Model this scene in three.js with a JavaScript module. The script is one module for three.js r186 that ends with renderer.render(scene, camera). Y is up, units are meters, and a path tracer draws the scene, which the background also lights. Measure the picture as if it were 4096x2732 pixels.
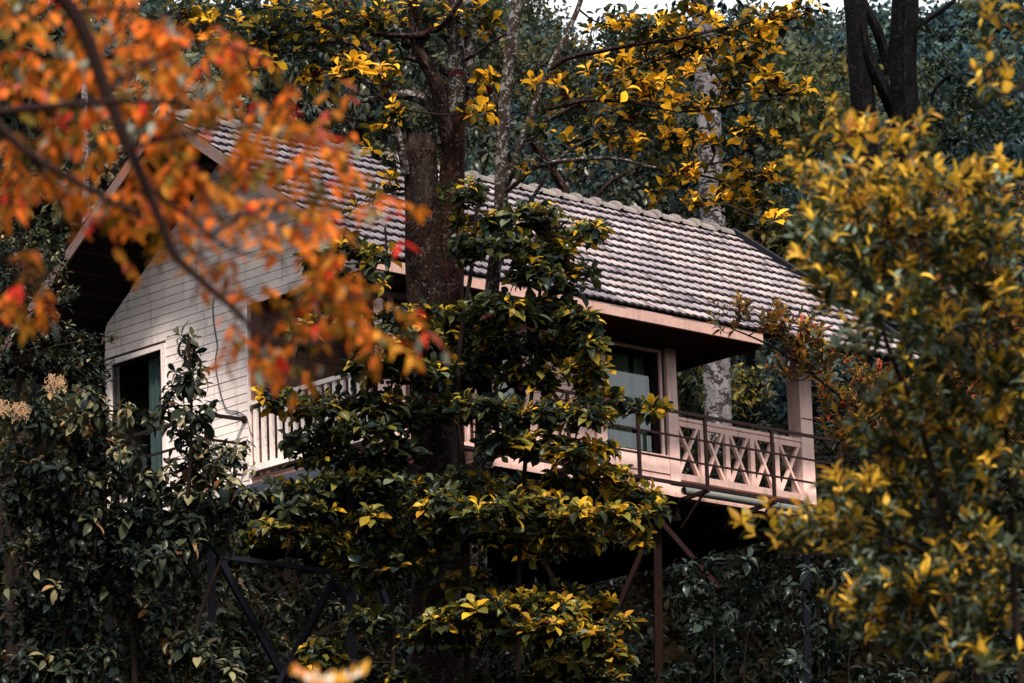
import * as THREE from 'three';
import { mergeGeometries } from 'three/addons/utils/BufferGeometryUtils.js';

// ---------------------------------------------------------------- camera, sky, sun, exposure
const scene = new THREE.Scene();
const col = (r, g, b) => new THREE.Color().setRGB(r, g, b);       // linear, real-world base colours
const FPX = 22000, PW = 4096, PH = 2732;                       // focal length and size of the photograph in its own pixels
const PITCH = THREE.MathUtils.degToRad(13.89), ROLL = THREE.MathUtils.degToRad(-2.05), YAW = THREE.MathUtils.degToRad(43.25);
const camera = new THREE.PerspectiveCamera(2 * Math.atan(PH / 2 / FPX) * 180 / Math.PI, PW / PH, 0.5, 3000);
camera.position.set(0, 1.6, 0);
camera.rotation.order = 'YXZ';
camera.rotation.set(PITCH, 0, ROLL);
camera.focus = 78;
camera.userData.fStop = 7.5;
camera.updateMatrixWorld(true);

const skyW = 256, skyH = 128, skyData = new Float32Array(skyW * skyH * 4);
for (let j = 0; j < skyH; j++) for (let i = 0; i < skyW; i++) {  // an even overcast, a little brighter overhead
  const el = Math.max(0, Math.sin((j + 0.5) / skyH * Math.PI - Math.PI / 2)), k = (j * skyW + i) * 4;
  const up = 0.74 + 0.3 * el, below = j < skyH / 2 ? 0.04 : 1;
  skyData[k] = 0.97 * up * below; skyData[k + 1] = up * below; skyData[k + 2] = 1.05 * up * below; skyData[k + 3] = 1;
}
const skyTexture = new THREE.DataTexture(skyData, skyW, skyH, THREE.RGBAFormat, THREE.FloatType);
skyTexture.mapping = THREE.EquirectangularReflectionMapping;
skyTexture.magFilter = THREE.LinearFilter;
skyTexture.needsUpdate = true;
scene.background = skyTexture;
scene.environment = skyTexture;

const sun = new THREE.DirectionalLight(new THREE.Color().setRGB(1, 0.89, 0.79), 4);
sun.position.set(9, 122, 12);
sun.target.position.set(0, 20, -78);
sun.castShadow = true;
sun.shadow.radius = 14;
sun.shadow.mapSize.set(2048, 2048);
Object.assign(sun.shadow.camera, { left: -40, right: 40, top: 40, bottom: -40, near: 1, far: 400 });
scene.add(sun, sun.target);

const renderer = new THREE.WebGLRenderer({ antialias: true });
renderer.toneMapping = THREE.LinearToneMapping;
renderer.toneMappingExposure = 1.95;
renderer.shadowMap.enabled = true;

// ---------------------------------------------------------------- helpers
let seed = 7;
const reseed = (s) => { seed = s >>> 0; };
function R() { seed = (seed + 0x6D2B79F5) | 0; let t = Math.imul(seed ^ (seed >>> 15), 1 | seed); t = (t + Math.imul(t ^ (t >>> 7), 61 | t)) ^ t; return ((t ^ (t >>> 14)) >>> 0) / 4294967296; }
const U = (a, b) => a + (b - a) * R();
const G = () => (R() + R() + R() - 1.5) / 0.866;                   // about normal, spread 1/√3
const V3 = (x, y, z) => new THREE.Vector3(x, y, z);
const V = (a, b, h) => new THREE.Vector3(a, h, -b);                // the house's own axes: along the ridge, across the gable, up
const S = PW / 2351;                                               // sketch units (a 2351-wide view of the photograph) to its pixels
function at(x, y, depth) {                                         // the point seen at (x, y) of the sketch, `depth` metres down the view axis
  return V3((x * S - PW / 2) / FPX * depth, -(y * S - PH / 2) / FPX * depth, -depth).applyMatrix4(camera.matrixWorld);
}
const perUnit = (depth) => S / FPX * depth;                        // metres in one sketch unit at that depth
const used = new Map();
function numbered(name) {
  const n = used.get(name) ?? 0; used.set(name, n + 1);
  return n ? `${name}_${String(n).padStart(3, '0')}` : name;
}
function thing(name, label, category, pos, group) {
  const o = new THREE.Group(); o.name = numbered(name); o.position.copy(pos); o.userData = { label, category };
  if (group) o.userData.group = group;
  scene.add(o); return o;
}
function part(name, geo, mat, parent) {
  const m = new THREE.Mesh(geo, mat); m.name = numbered(name); m.castShadow = m.receiveShadow = true; parent.add(m); return m;
}
function noise2(w, h, s) {                                         // tiling value noise with w x h cells
  reseed(s); const g = Float32Array.from({ length: w * h }, R);
  return (u, v) => {
    const x = (u - Math.floor(u)) * w, y = (v - Math.floor(v)) * h, i = Math.floor(x), j = Math.floor(y);
    let fx = x - i, fy = y - j; fx = fx * fx * (3 - 2 * fx); fy = fy * fy * (3 - 2 * fy);
    const a = g[(j % h) * w + i % w], b = g[(j % h) * w + (i + 1) % w], c = g[((j + 1) % h) * w + i % w], d = g[((j + 1) % h) * w + (i + 1) % w];
    return (a * (1 - fx) + b * fx) * (1 - fy) + (c * (1 - fx) + d * fx) * fy;
  };
}
function fbm(w, h, s, oct = 4) { const n = Array.from({ length: oct }, (_, k) => noise2(w << k, h << k, s + k * 17)); return (u, v) => { let t = 0, a = 0.5, z = 0; for (const f of n) { t += a * f(u, v); z += a; a *= 0.55; } return t / z; }; }
function tex(w, h, fn, srgb = true) {
  const d = new Uint8Array(w * h * 4);
  for (let j = 0; j < h; j++) for (let i = 0; i < w; i++) {
    const c = fn((i + 0.5) / w, (j + 0.5) / h), k = (j * w + i) * 4;
    for (let q = 0; q < 3; q++) { const x = Math.min(1, Math.max(0, c[q])); d[k + q] = 255 * (srgb ? (x <= 0.0031308 ? 12.92 * x : 1.055 * x ** (1 / 2.4) - 0.055) : x); }
    d[k + 3] = 255;
  }
  const t = new THREE.DataTexture(d, w, h, THREE.RGBAFormat); t.wrapS = t.wrapT = THREE.RepeatWrapping; t.magFilter = THREE.LinearFilter; t.minFilter = THREE.LinearMipmapLinearFilter; t.generateMipmaps = true;
  if (srgb) t.colorSpace = THREE.SRGBColorSpace; t.needsUpdate = true; return t;
}
const lerp3 = (a, b, t) => [a[0] + (b[0] - a[0]) * t, a[1] + (b[1] - a[1]) * t, a[2] + (b[2] - a[2]) * t];
const smooth = (a, b, x) => { const t = Math.min(1, Math.max(0, (x - a) / (b - a))); return t * t * (3 - 2 * t); };
const std = (o) => new THREE.MeshPhysicalMaterial({ specularIntensity: 0.1, ...o });

// materials
function barkMat(base, dark, spot, amount, s, bump = 0.02, grain = 1) {
  const ridge = fbm(10, 4, s), fine = fbm(40, 24, s + 5), lich = fbm(12 / grain, 16 / grain, s + 9), lf = fbm(44 / grain, 64 / grain, s + 11);
  const f = (u, v) => ridge(u + 0.15 * fine(u, v), v * 0.6) * 0.65 + fine(u, v) * 0.35;
  const m = tex(512, 512, (u, v) => {
    const c = lerp3(dark, base, smooth(0.25, 0.75, f(u, v)));
    const l = smooth(0.6 - amount * 0.3, 0.72 - amount * 0.3, lich(u, v) * 0.5 + lf(u, v) * 0.5);
    return lerp3(c, spot.map((x) => x * (0.75 + 0.5 * fine(u, v))), l * 0.9);
  });
  const b = tex(512, 512, (u, v) => { const x = f(u, v); return [x, x, x]; }, false);
  return std({ map: m, bumpMap: b, bumpScale: bump, roughness: 0.92 });
}
const BARK = {
  dark: barkMat([0.024, 0.013, 0.0105], [0.003, 0.0022, 0.002], [0.075, 0.06, 0.055], 0.05, 11, 0.08),
  red: barkMat([0.03, 0.011, 0.008], [0.006, 0.0035, 0.003], [0.08, 0.07, 0.065], 0.06, 23, 0.03),
  lichen: barkMat([0.04, 0.027, 0.022], [0.01, 0.007, 0.006], [0.19, 0.2, 0.195], 0.27, 37, 0.015),
  pale: barkMat([0.22, 0.2, 0.205], [0.1, 0.09, 0.09], [0.014, 0.012, 0.011], 0.52, 41, 0.01, 2),
  twig: std({ color: col(0.014, 0.0095, 0.0075), roughness: 0.9 }),
  fork: barkMat([0.006, 0.0055, 0.006], [0.0015, 0.0015, 0.0015], [0.02, 0.02, 0.02], 0.05, 53, 0.04),
  orange: std({ color: col(0.016, 0.008, 0.007), roughness: 0.8 }),
};
function leafMat(o = {}) {
  return new THREE.MeshPhysicalMaterial({ color: 0xffffff, roughness: 1, transmission: 0.4, thickness: 0, clearcoat: 0.2, clearcoatRoughness: 0.32, specularIntensity: 0.06, side: THREE.DoubleSide, ...o });
}

// geometry: boxes, bars, tapered tubes
function box(a0, a1, b0, b1, h0, h1) {                              // in the house's axes
  const g = new THREE.BoxGeometry(a1 - a0, h1 - h0, b1 - b0); g.translate((a0 + a1) / 2, (h0 + h1) / 2, -(b0 + b1) / 2); return metreUV(g);
}
function metreUV(g, off = 0) {
  const p = g.attributes.position, n = g.attributes.normal, uv = new Float32Array(p.count * 2);
  for (let i = 0; i < p.count; i++) {
    const ax = Math.abs(n.getX(i)), ay = Math.abs(n.getY(i)), az = Math.abs(n.getZ(i));
    const u = ax > ay && ax > az ? p.getZ(i) : p.getX(i), v = ay > ax && ay > az ? p.getZ(i) : p.getY(i);
    uv[2 * i] = u + off; uv[2 * i + 1] = v + off * 0.37;
  }
  g.setAttribute('uv', new THREE.BufferAttribute(uv, 2)); return g;
}
function bar(p, q, w, t, upHint = V3(0, 1, 0)) {                     // a square bar from p to q, w across, t deep
  const d = q.clone().sub(p), L = d.length(), g = new THREE.BoxGeometry(w, L, t);
  const y = d.normalize(); let x = new THREE.Vector3().crossVectors(y, upHint); if (x.lengthSq() < 1e-6) x = V3(1, 0, 0).cross(y); x.normalize();
  const z = new THREE.Vector3().crossVectors(x, y);
  metreUV(g); g.applyMatrix4(new THREE.Matrix4().makeBasis(x, y, z).setPosition(p.clone().add(q).multiplyScalar(0.5))); return g;
}
function tube(pts, r0, r1, radial = 8, segs = 0, wob = 0, twist = 0) { // tapered, along a smooth curve, wobbling like grown wood
  const c = pts.length > 2 ? new THREE.CatmullRomCurve3(pts, false, 'centripetal') : new THREE.LineCurve3(pts[0], pts[1]);
  const n = segs || Math.max(2, (pts.length - 1) * 4), L = c.getLength(), pos = [], nor = [], uv = [], idx = [];
  let N = V3(0, 0, 1), prev = null; const ph = R() * 6, ph2 = R() * 6;
  for (let i = 0; i <= n; i++) {
    const t = i / n, P = c.getPointAt(t), T = c.getTangentAt(t);
    if (!prev) { N = Math.abs(T.z) > 0.9 ? V3(1, 0, 0) : V3(0, 0, 1); }
    N.sub(T.clone().multiplyScalar(N.dot(T))).normalize(); prev = T;
    const B = new THREE.Vector3().crossVectors(T, N), r = typeof r0 === 'function' ? r0(t) : r0 + (r1 - r0) * t;
    for (let k = 0; k <= radial; k++) {
      const a = k / radial * Math.PI * 2, w = 1 + wob * (0.5 * Math.sin(3 * a + ph + t * 9) + 0.5 * Math.sin(2 * a + ph2 - t * L * 2.3) + 0.4 * Math.sin(5 * a + t * L * 4));
      const d = N.clone().multiplyScalar(Math.cos(a)).addScaledVector(B, Math.sin(a));
      pos.push(P.x + d.x * r * w, P.y + d.y * r * w, P.z + d.z * r * w); nor.push(d.x, d.y, d.z); uv.push(k / radial * Math.max(0.25, Math.round(r * 6.28 * 4) / 4 || 0.25), t * L);
    }
  }
  for (let i = 0; i < n; i++) for (let k = 0; k < radial; k++) { const q = i * (radial + 1) + k; idx.push(q, q + 1, q + radial + 1, q + 1, q + radial + 2, q + radial + 1); }
  const g = new THREE.BufferGeometry(); g.setAttribute('position', new THREE.Float32BufferAttribute(pos, 3)); g.setAttribute('normal', new THREE.Float32BufferAttribute(nor, 3)); g.setAttribute('uv', new THREE.Float32BufferAttribute(uv, 2)); g.setIndex(idx);
  if (wob) g.computeVertexNormals();
  return g;
}
// a leaf: base at the origin, growing along +y, upper side to +z, folded along its midrib and bent back
function leafGeo(shape, { w = 0.4, bend = 0.35, fold = 0.25, n = 4, wave = 0 } = {}) {
  const pos = [], idx = [], uv = [];
  for (let i = 0; i <= n; i++) {
    const t = i / n, half = w / 2 * shape(t), ang = bend * t, y = bend ? Math.sin(ang) / bend : t, z = bend ? -(1 - Math.cos(ang)) / bend : 0;
    for (const s of [-1, 0, 1]) { pos.push(s * half, y - (s ? 0 : 0), z + (s ? half * fold * 2 + wave * Math.sin(t * 9 + s) * 0.04 : 0)); uv.push(0.5 + s * 0.5, t); }
  }
  for (let i = 0; i < n; i++) for (let k = 0; k < 2; k++) { const q = i * 3 + k; idx.push(q, q + 1, q + 3, q + 1, q + 4, q + 3); }
  const g = new THREE.BufferGeometry(); g.setAttribute('position', new THREE.Float32BufferAttribute(pos, 3)); g.setAttribute('uv', new THREE.Float32BufferAttribute(uv, 2)); g.setIndex(idx); g.computeVertexNormals(); return g;
}
const obovate = (t) => Math.max(0.06, Math.sin(Math.PI * Math.min(1, t ** 1.5)) * (t > 0.97 ? 0.5 : 1)), lance = (t) => Math.max(0.04, Math.sin(Math.PI * t ** 0.85)), oval = (t) => Math.max(0.04, Math.sin(Math.PI * t ** 1.05) ** 0.8);
const LEAF = {
  obovate: [leafGeo(obovate, { w: 0.52, bend: 0.5, fold: 0.18, n: 5 }), leafGeo(obovate, { w: 0.6, bend: 0.15, fold: 0.3, n: 5, wave: 1 }), leafGeo(obovate, { w: 0.46, bend: 1.3, fold: 0.35, n: 5, wave: 1.5 }), leafGeo(obovate, { w: 0.55, bend: 0.8, fold: 0.1, n: 5, wave: 1.2 })],
  lance: [leafGeo(lance, { w: 0.32, bend: 0.5, fold: 0.25 }), leafGeo(lance, { w: 0.38, bend: -0.2, fold: 0.3 }), leafGeo(lance, { w: 0.3, bend: 1.2, fold: 0.3 }), leafGeo(lance, { w: 0.42, bend: 0.2, fold: 0.1 })],
  oval: [leafGeo(oval, { w: 0.42, bend: 0.9, fold: 0.2, n: 5 }), leafGeo(oval, { w: 0.48, bend: 0.5, fold: 0.15, n: 5, wave: 1 }), leafGeo(oval, { w: 0.38, bend: 1.5, fold: 0.3, n: 5, wave: 1 })],
  small: [leafGeo(oval, { w: 0.5, bend: 0.3, fold: 0.15, n: 2 })],
};
function clumpGeo(count, shape, w, spread, s) {                      // a spray of leaves for trees too far off to single leaves out
  reseed(s); const gs = [];
  for (let i = 0; i < count; i++) {
    const g = leafGeo(shape, { w, bend: U(0.2, 1), fold: 0.15, n: 3 });
    const k = U(0.3, 0.58); g.scale(k, k, k); g.applyQuaternion(new THREE.Quaternion().setFromEuler(new THREE.Euler(U(-1.9, 1.9), U(0, 6.3), U(-1.9, 1.9)))); g.translate(G() * spread, G() * spread * 0.7, G() * spread); gs.push(g);
  }
  return mergeGeometries(gs);
}
const CLUMP = { oval: [clumpGeo(30, oval, 0.42, 0.8, 71), clumpGeo(30, oval, 0.46, 0.7, 72)], droop: [clumpGeo(10, lance, 0.34, 0.8, 73)] };

// ---------------------------------------------------------------- the ground
const CORNER = V3(-1.8757, 19.3757, -78.014);                      // the house's near corner, at floor level
const hillNoise = fbm(6, 6, 501, 4), smallNoise = fbm(60, 60, 503, 3);
function ground(x, z) {
  const d = -z, rise = d < 0 ? 0.1 * d : d < 90 ? 0.15 * d : d < 104 ? 13.5 + 11 * smooth(90, 103, d) : 24.5 + 0.24 * (d - 104);
  return rise + 0.02 * Math.max(0, x) + (hillNoise(x / 400 + 0.5, z / 400) - 0.5) * Math.min(12, Math.max(0, d - 100) * 0.12) + (smallNoise(x / 60, z / 60) - 0.5) * 0.6;
}
{
  const g = new THREE.PlaneGeometry(900, 900, 150, 150); g.rotateX(-Math.PI / 2); g.translate(0, 0, -330);
  const p = g.attributes.position; for (let i = 0; i < p.count; i++) p.setY(i, ground(p.getX(i), p.getZ(i)));
  g.computeVertexNormals(); const uv = g.attributes.uv; for (let i = 0; i < p.count; i++) uv.setXY(i, p.getX(i) / 6, p.getZ(i) / 6);
  const n1 = fbm(12, 12, 61), n2 = fbm(50, 50, 67);
  const soil = tex(512, 512, (u, v) => lerp3([0.002, 0.0016, 0.001], [0.008, 0.0055, 0.003], smooth(0.3, 0.7, n1(u, v) * 0.5 + n2(u, v) * 0.5)));
  const m = new THREE.Mesh(g, std({ map: soil, bumpMap: soil, bumpScale: 0.1, roughness: 1, specularIntensity: 0 })); m.name = 'hillside'; m.userData = { kind: 'structure', label: 'dark leaf littered hillside under the house and the trees' }; m.receiveShadow = m.castShadow = true; scene.add(m);
}

// ---------------------------------------------------------------- the house
const house = thing('wooden_house', 'pale pink boarded wooden house with a weathered tiled roof raised on steel stilts', 'house', CORNER);
house.rotation.y = YAW; house.updateMatrixWorld(true);
const toHouse = house.matrixWorld.clone().invert();
function hit(x, y, axis, val) {                                      // where the sight line through photo pixel (x, y) meets a plane of the house; axis 0 along, 1 across, 2 up
  const o = camera.position.clone().applyMatrix4(toHouse), p = V3((x - PW / 2) / FPX, -(y - PH / 2) / FPX, -1).applyMatrix4(camera.matrixWorld).applyMatrix4(toHouse).sub(o);
  const k = ['x', 'z', 'y'][axis], t = ((axis === 1 ? -val : val) - o[k]) / p[k];
  return o.addScaledVector(p, t);
}
const dirtA = fbm(5, 5, 81), dirtB = fbm(32, 6, 83), dirtC = fbm(60, 60, 87);
const drip = fbm(48, 3, 91), dripB = fbm(7, 5, 93);
const paintTex = tex(1024, 1024, (u, v) => { const k = 0.98 + 0.14 * (dirtC(u, v) - 0.5) - 0.22 * smooth(0.6, 0.85, dirtA(u, v)) * dirtB(u, v) - 0.5 * smooth(0.73, 0.82, dirtB(u, v * 0.5) * 0.75 + dirtC(u, v) * 0.3); const q = k * (1 - 0.3 * smooth(0.55, 0.8, drip(u, v)) * smooth(0.4, 0.7, dripB(u, v))) * (1 - 0.16 * smooth(0.35, 0.75, dripB(v, u))); return [q, q * (0.975 - 0.02 * dripB(u, v)), q * (0.95 - 0.05 * drip(u, v))]; });
const paintBump = tex(256, 256, (u, v) => { const x = dirtB(u, v) * 0.7 + dirtC(u, v) * 0.3; return [x, x, x]; }, false);
for (const t of [paintTex, paintBump]) t.repeat.set(0.5, 0.5);
const painted = (r, g, b) => std({ color: col(r, g, b), map: paintTex, bumpMap: paintBump, bumpScale: 0.004, roughness: 0.72 });
const M = {
  gable: [painted(0.79, 0.7, 0.67), painted(0.81, 0.72, 0.685), painted(0.77, 0.68, 0.655)],  // greyer than the pink boards: cooler light on this side put into paint
  pink: [painted(0.77, 0.52, 0.47), painted(0.8, 0.55, 0.5), painted(0.74, 0.49, 0.44)],
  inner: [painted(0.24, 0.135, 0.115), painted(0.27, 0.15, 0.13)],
  gap: std({ color: col(0.06, 0.045, 0.042), roughness: 0.9 }),
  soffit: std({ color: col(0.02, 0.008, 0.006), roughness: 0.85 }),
  deep: std({ color: col(0.009, 0.006, 0.005), roughness: 0.9 }),
  iron: std({ color: col(0.018, 0.011, 0.011), roughness: 0.65, metalness: 0.2, bumpMap: paintBump, bumpScale: 0.004 }),
  rust: std({ color: col(0.016, 0.008, 0.007), roughness: 0.85, map: paintTex }),
  steel: std({ color: col(0.007, 0.007, 0.011), roughness: 0.7 }),
  glass: new THREE.MeshPhysicalMaterial({ color: col(0.86, 0.9, 0.9), roughness: 0.02, transmission: 1, thickness: 0, ior: 1.5 }),
  shiny: new THREE.MeshPhysicalMaterial({ color: col(0.8, 0.86, 0.88), roughness: 0.02, transmission: 1, thickness: 0, ior: 1.52 }),
  curtain: std({ color: col(0.16, 0.185, 0.11), roughness: 0.95, side: THREE.DoubleSide }),
  teal: std({ color: col(0.075, 0.1, 0.1), roughness: 0.95, side: THREE.DoubleSide }),
  pipe: std({ color: col(0.16, 0.17, 0.16), roughness: 0.7, map: paintTex }),
};
const pick = (a) => a[Math.floor(R() * a.length)];
reseed(1001);
function plank(parent, mats, toPoint, u0b, u1b, u0t, u1t, h0, h1, thick = 0.022) {   // a board whose ends may be cut on the slope
  const g = new THREE.BoxGeometry(1, 1, 1, 1, 1, 1), p = g.attributes.position, skew = U(-0.002, 0.002), out = U(0.0, 0.004);
  const uv = new Float32Array(p.count * 2), off = U(0, 9);
  for (let i = 0; i < p.count; i++) {
    const x = p.getX(i) + 0.5, y = p.getY(i) + 0.5, z = p.getZ(i) + 0.5, lo = u0b + (u0t - u0b) * y, hi = u1b + (u1t - u1b) * y, u = lo + (hi - lo) * x, h = h0 + (h1 - h0) * y + skew * (x - 0.5);
    const q = toPoint(u, h, z ? thick * (1 - 0.25 * y) + out : -0.004); p.setXYZ(i, q.x, q.y, q.z); uv[2 * i] = u + off * 0; uv[2 * i + 1] = h;
  }
  g.setAttribute('uv', new THREE.BufferAttribute(uv, 2));
  // the box is laid out by the caller's axes, which may mirror it: wind its faces outwards again
  g.computeVertexNormals(); return part('plank', g, pick(mats), parent);
}
const onGable = (b, h, out) => V(-out, b, h), onEave = (a, h, out) => V(a, -out, h), onRecessSide = (a, h, out) => V(a, 3.01 - out, h), onRecessBack = (b, h, out) => V(1.95 - out, b, h);
const ROOF = { eb: -1.2, eh: 2.44, rb: 3.22, rh: 5.57 }; const rslope = (ROOF.rh - ROOF.eh) / (ROOF.rb - ROOF.eb), roofLow = (b) => (b < ROOF.rb ? ROOF.eh + (b - ROOF.eb) * rslope : ROOF.rh - (b - ROOF.rb) * rslope) - 0.14;

// gable wall
{
  const sh = new THREE.Shape([[3.01, -0.05], [6.45, -0.05], [6.45, 3.1], [3.22, roofLow(3.22) - 0.02], [0, 3.1], [0, 2.84], [3.01, 2.84]].map(([b, h]) => new THREE.Vector2(b, h)));
  sh.holes.push(new THREE.Path([[5.06, 0.32], [6.3, 0.32], [6.3, 2.5], [5.06, 2.5]].map(([b, h]) => new THREE.Vector2(b, h))));
  const g = new THREE.ExtrudeGeometry(sh, { depth: 0.12, bevelEnabled: false }); g.rotateY(Math.PI / 2);  // x=b,y=h,z=depth -> depth along +a, b along -z
  const wall = part('gable_wall', metreUV(g), M.gap, house);
  for (let k = 0; k < 42; k++) {
    const h0 = -0.05 + k * 0.134, h1 = h0 + 0.126;
    const lim = (h) => Math.max(0, (h + 0.16 - ROOF.eh) / rslope + ROOF.eb), hi = (h) => Math.min(6.45, 6.44 - lim(h) + 0.0);
    if (hi(h1) - lim(h1) < 0.1) break;
    const spans = [];
    if (h1 <= 2.86) { if (h1 < 0.3 || h0 > 2.55) spans.push([3.045, 6.45, 3.045, 6.45]); else spans.push([3.045, 4.97, 3.045, 4.97], [6.39, 6.45, 6.39, 6.45]); }
    else spans.push([lim(h0), 3.05, lim(h1), 3.05], [3.056, hi(h0), 3.056, hi(h1)]);
    for (const [a, b, c, d] of spans) if (b - a > 0.03) plank(wall, M.gable, onGable, a, b, c, Math.max(c + 0.02, d), h0, h1);
  }
  part('trim', box(-0.045, 0.0, 3.01, 3.043, -0.05, 2.84), M.gable[1], wall);
  const win = part('window', mergeGeometries([box(-0.05, 0.1, 4.97, 5.06, 0.26, 2.58), box(-0.05, 0.1, 6.3, 6.39, 0.26, 2.58), box(-0.048, 0.1, 5.06, 6.3, 2.5, 2.578), box(-0.075, 0.1, 5.06, 6.3, 0.26, 0.32)]), M.gable[2], house);
  part('pane', box(0.045, 0.049, 5.06, 6.3, 0.32, 2.5), M.glass, win);
  part('curtain', curtain(0.2, 5.18, 5.66, 0.2, 2.5, 'gable'), M.teal, win);
}
function curtain(off, u0, u1, h0, h1, side) {                        // a hanging cloth with soft folds
  const n = 60, pos = [], idx = [], uv = [], ph = R() * 6;
  for (let i = 0; i <= n; i++) for (let j = 0; j <= 4; j++) {
    const t = i / n, u = u0 + (u1 - u0) * t, h = h0 + (h1 - h0) * j / 4, z = 0.035 * Math.sin(u * 42 + ph + Math.sin(u * 9) * 1.4) + 0.012 * Math.sin(u * 90 + j);
    const p = side === 'gable' ? V(off + z, u, h) : V(u, off + z, h); pos.push(p.x, p.y, p.z); uv.push(u, h);
  }
  for (let i = 0; i < n; i++) for (let j = 0; j < 4; j++) { const q = i * 5 + j; idx.push(q, q + 1, q + 5, q + 1, q + 6, q + 5); }
  const g = new THREE.BufferGeometry(); g.setAttribute('position', new THREE.Float32BufferAttribute(pos, 3)); g.setAttribute('uv', new THREE.Float32BufferAttribute(uv, 2)); g.setIndex(idx); g.computeVertexNormals(); return g;
}
// the corner balcony let into the gable
{
  const side = part('side_wall', box(0.0, 5.7, 3.014, 3.13, -0.05, 2.84), M.gap, house);
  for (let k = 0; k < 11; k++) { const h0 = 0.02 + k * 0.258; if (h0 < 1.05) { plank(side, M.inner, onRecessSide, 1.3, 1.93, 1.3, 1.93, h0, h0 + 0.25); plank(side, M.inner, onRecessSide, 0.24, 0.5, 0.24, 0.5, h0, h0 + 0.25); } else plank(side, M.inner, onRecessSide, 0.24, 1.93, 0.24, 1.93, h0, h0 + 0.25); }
  part('trim', box(0.0, 0.235, 2.97, 3.013, -0.05, 2.84), M.inner[1], side);
  part('low_panel', box(0.52, 1.28, 2.996, 3.013, 0.02, 1.04), M.deep, side);  // low dark stained panel in the lower side wall
  const back = part('back_wall', box(1.97, 2.1, 0.0, 3.01, -0.05, 2.84), M.gap, house);
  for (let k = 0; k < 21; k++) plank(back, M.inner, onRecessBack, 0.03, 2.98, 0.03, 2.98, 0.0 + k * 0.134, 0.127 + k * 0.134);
  part('corner_post', box(-0.02, 0.2, -0.02, 0.18, -0.05, 3.12), M.pink[1], house);
  const rail = part('balustrade', mergeGeometries([box(-0.07, 0.05, 0.18, 2.965, 1.2, 1.27), box(-0.09, 0.06, 0.18, 3.0, 0.17, 0.27)]), M.gable[1], house);
  for (let k = 0; k < 16; k++) { const b = 2.89 - k * 0.181; if (b > 0.2) part('baluster', box(-0.045, 0.005, b - 0.033, b + 0.033, 0.268, 1.202), pick(M.gable), rail); }
  const rail2 = part('balustrade', mergeGeometries([box(0.2, 1.95, -0.03, 0.06, 1.2, 1.27), box(0.2, 1.95, -0.04, 0.07, 0.17, 0.27)]), M.pink[1], house);
  for (let k = 0; k < 9; k++) { const a = 0.36 + k * 0.18; part('baluster', box(a - 0.033, a + 0.033, -0.01, 0.04, 0.268, 1.202), pick(M.pink), rail2); }
  part('floor_beam', box(-0.02, 0.1, 0.0, 3.01, -0.1, 0.1), M.inner[0], house);
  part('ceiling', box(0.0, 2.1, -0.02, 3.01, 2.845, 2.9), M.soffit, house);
}
// the wall along the eaves, with two windows
{
  const W = [[1.5, 2.72], [4.43, 5.62]];
  const gs = [box(2.1, 1.5 + 1.22, 0.0, 0.12, -0.0, 0.6), box(2.72, 4.43, 0.0, 0.12, 0, 2.3), box(4.43, 5.745, 0.0, 0.12, 0, 0.6), box(5.62, 5.745, 0, 0.12, 0.6, 2.3), box(4.43, 5.62, 0, 0.12, 2.2, 2.3)];
  const wall = part('eave_wall', mergeGeometries(gs), M.gap, house);
  for (let k = 0; k < 8; k++) { const h0 = 0.63 + k * 0.2; plank(wall, M.pink, onEave, 2.85, 4.2, 2.85, 4.2, h0, h0 + 0.19); }
  plank(wall, M.pink, onEave, 2.1, 5.74, 2.1, 5.74, 0.31, 0.6, 0.05); plank(wall, M.pink, onEave, 2.1, 5.74, 2.1, 5.74, -0.02, 0.3, 0.045);
  for (const [k, [a0, a1]] of W.entries()) {
    if (!k) continue;
    const win = part('window', mergeGeometries([box(a0 - 0.21, a0, -0.06, 0.1, 0.6, 2.25), box(a1, a1 + 0.05, -0.03, 0.1, 0.6, 2.25), box(a0, a1, -0.03, 0.1, 2.2, 2.25)]), M.pink[0], house);
    part('sash', mergeGeometries([box(a0, a0 + 0.05, 0.04, 0.08, 0.6, 2.2), box(a1 - 0.12, a1, 0.03, 0.09, 0.6, 2.2), box(a0 + 0.05, a1 - 0.12, 0.042, 0.08, 0.6, 0.64), box(a0 + 0.05, a1 - 0.12, 0.042, 0.08, 2.14, 2.2)]), M.deep, win);
    part('pane', box(a0 + 0.05, a1 - 0.12, 0.058, 0.062, 0.64, 2.14), M.shiny, win);
    part('curtain', curtain(0.2, a0 + 0.3, a0 + 0.78, 0.5, 2.2, 'eave'), M.curtain, win); part('curtain', curtain(0.22, a0 + 0.86, a1 + 0.16, 0.5, 2.2, 'eave'), M.curtain, win);
  }
  const win2 = part('window', mergeGeometries([box(2.72, 2.84, -0.05, 0.1, 0.6, 2.25), box(2.1, 2.2, -0.04, 0.1, 0.6, 2.25)]), M.pink[2], house);
  part('pane', box(2.2, 2.72, 0.05, 0.054, 0.6, 2.2), M.glass, win2); part('curtain', curtain(0.2, 2.2, 2.75, 0.5, 2.2, 'eave'), M.curtain, win2);
  part('post', box(5.748, 5.955, -0.06, 0.14, 0.2, 2.3), M.pink[1], house);
  part('post', box(8.69, 8.96, -0.03, 0.24, 0.2, 2.9), M.pink[1], house);
  part('post', box(8.69, 8.96, 6.2, 6.45, 0.0, 2.9), M.pink[1], house);
}
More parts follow.
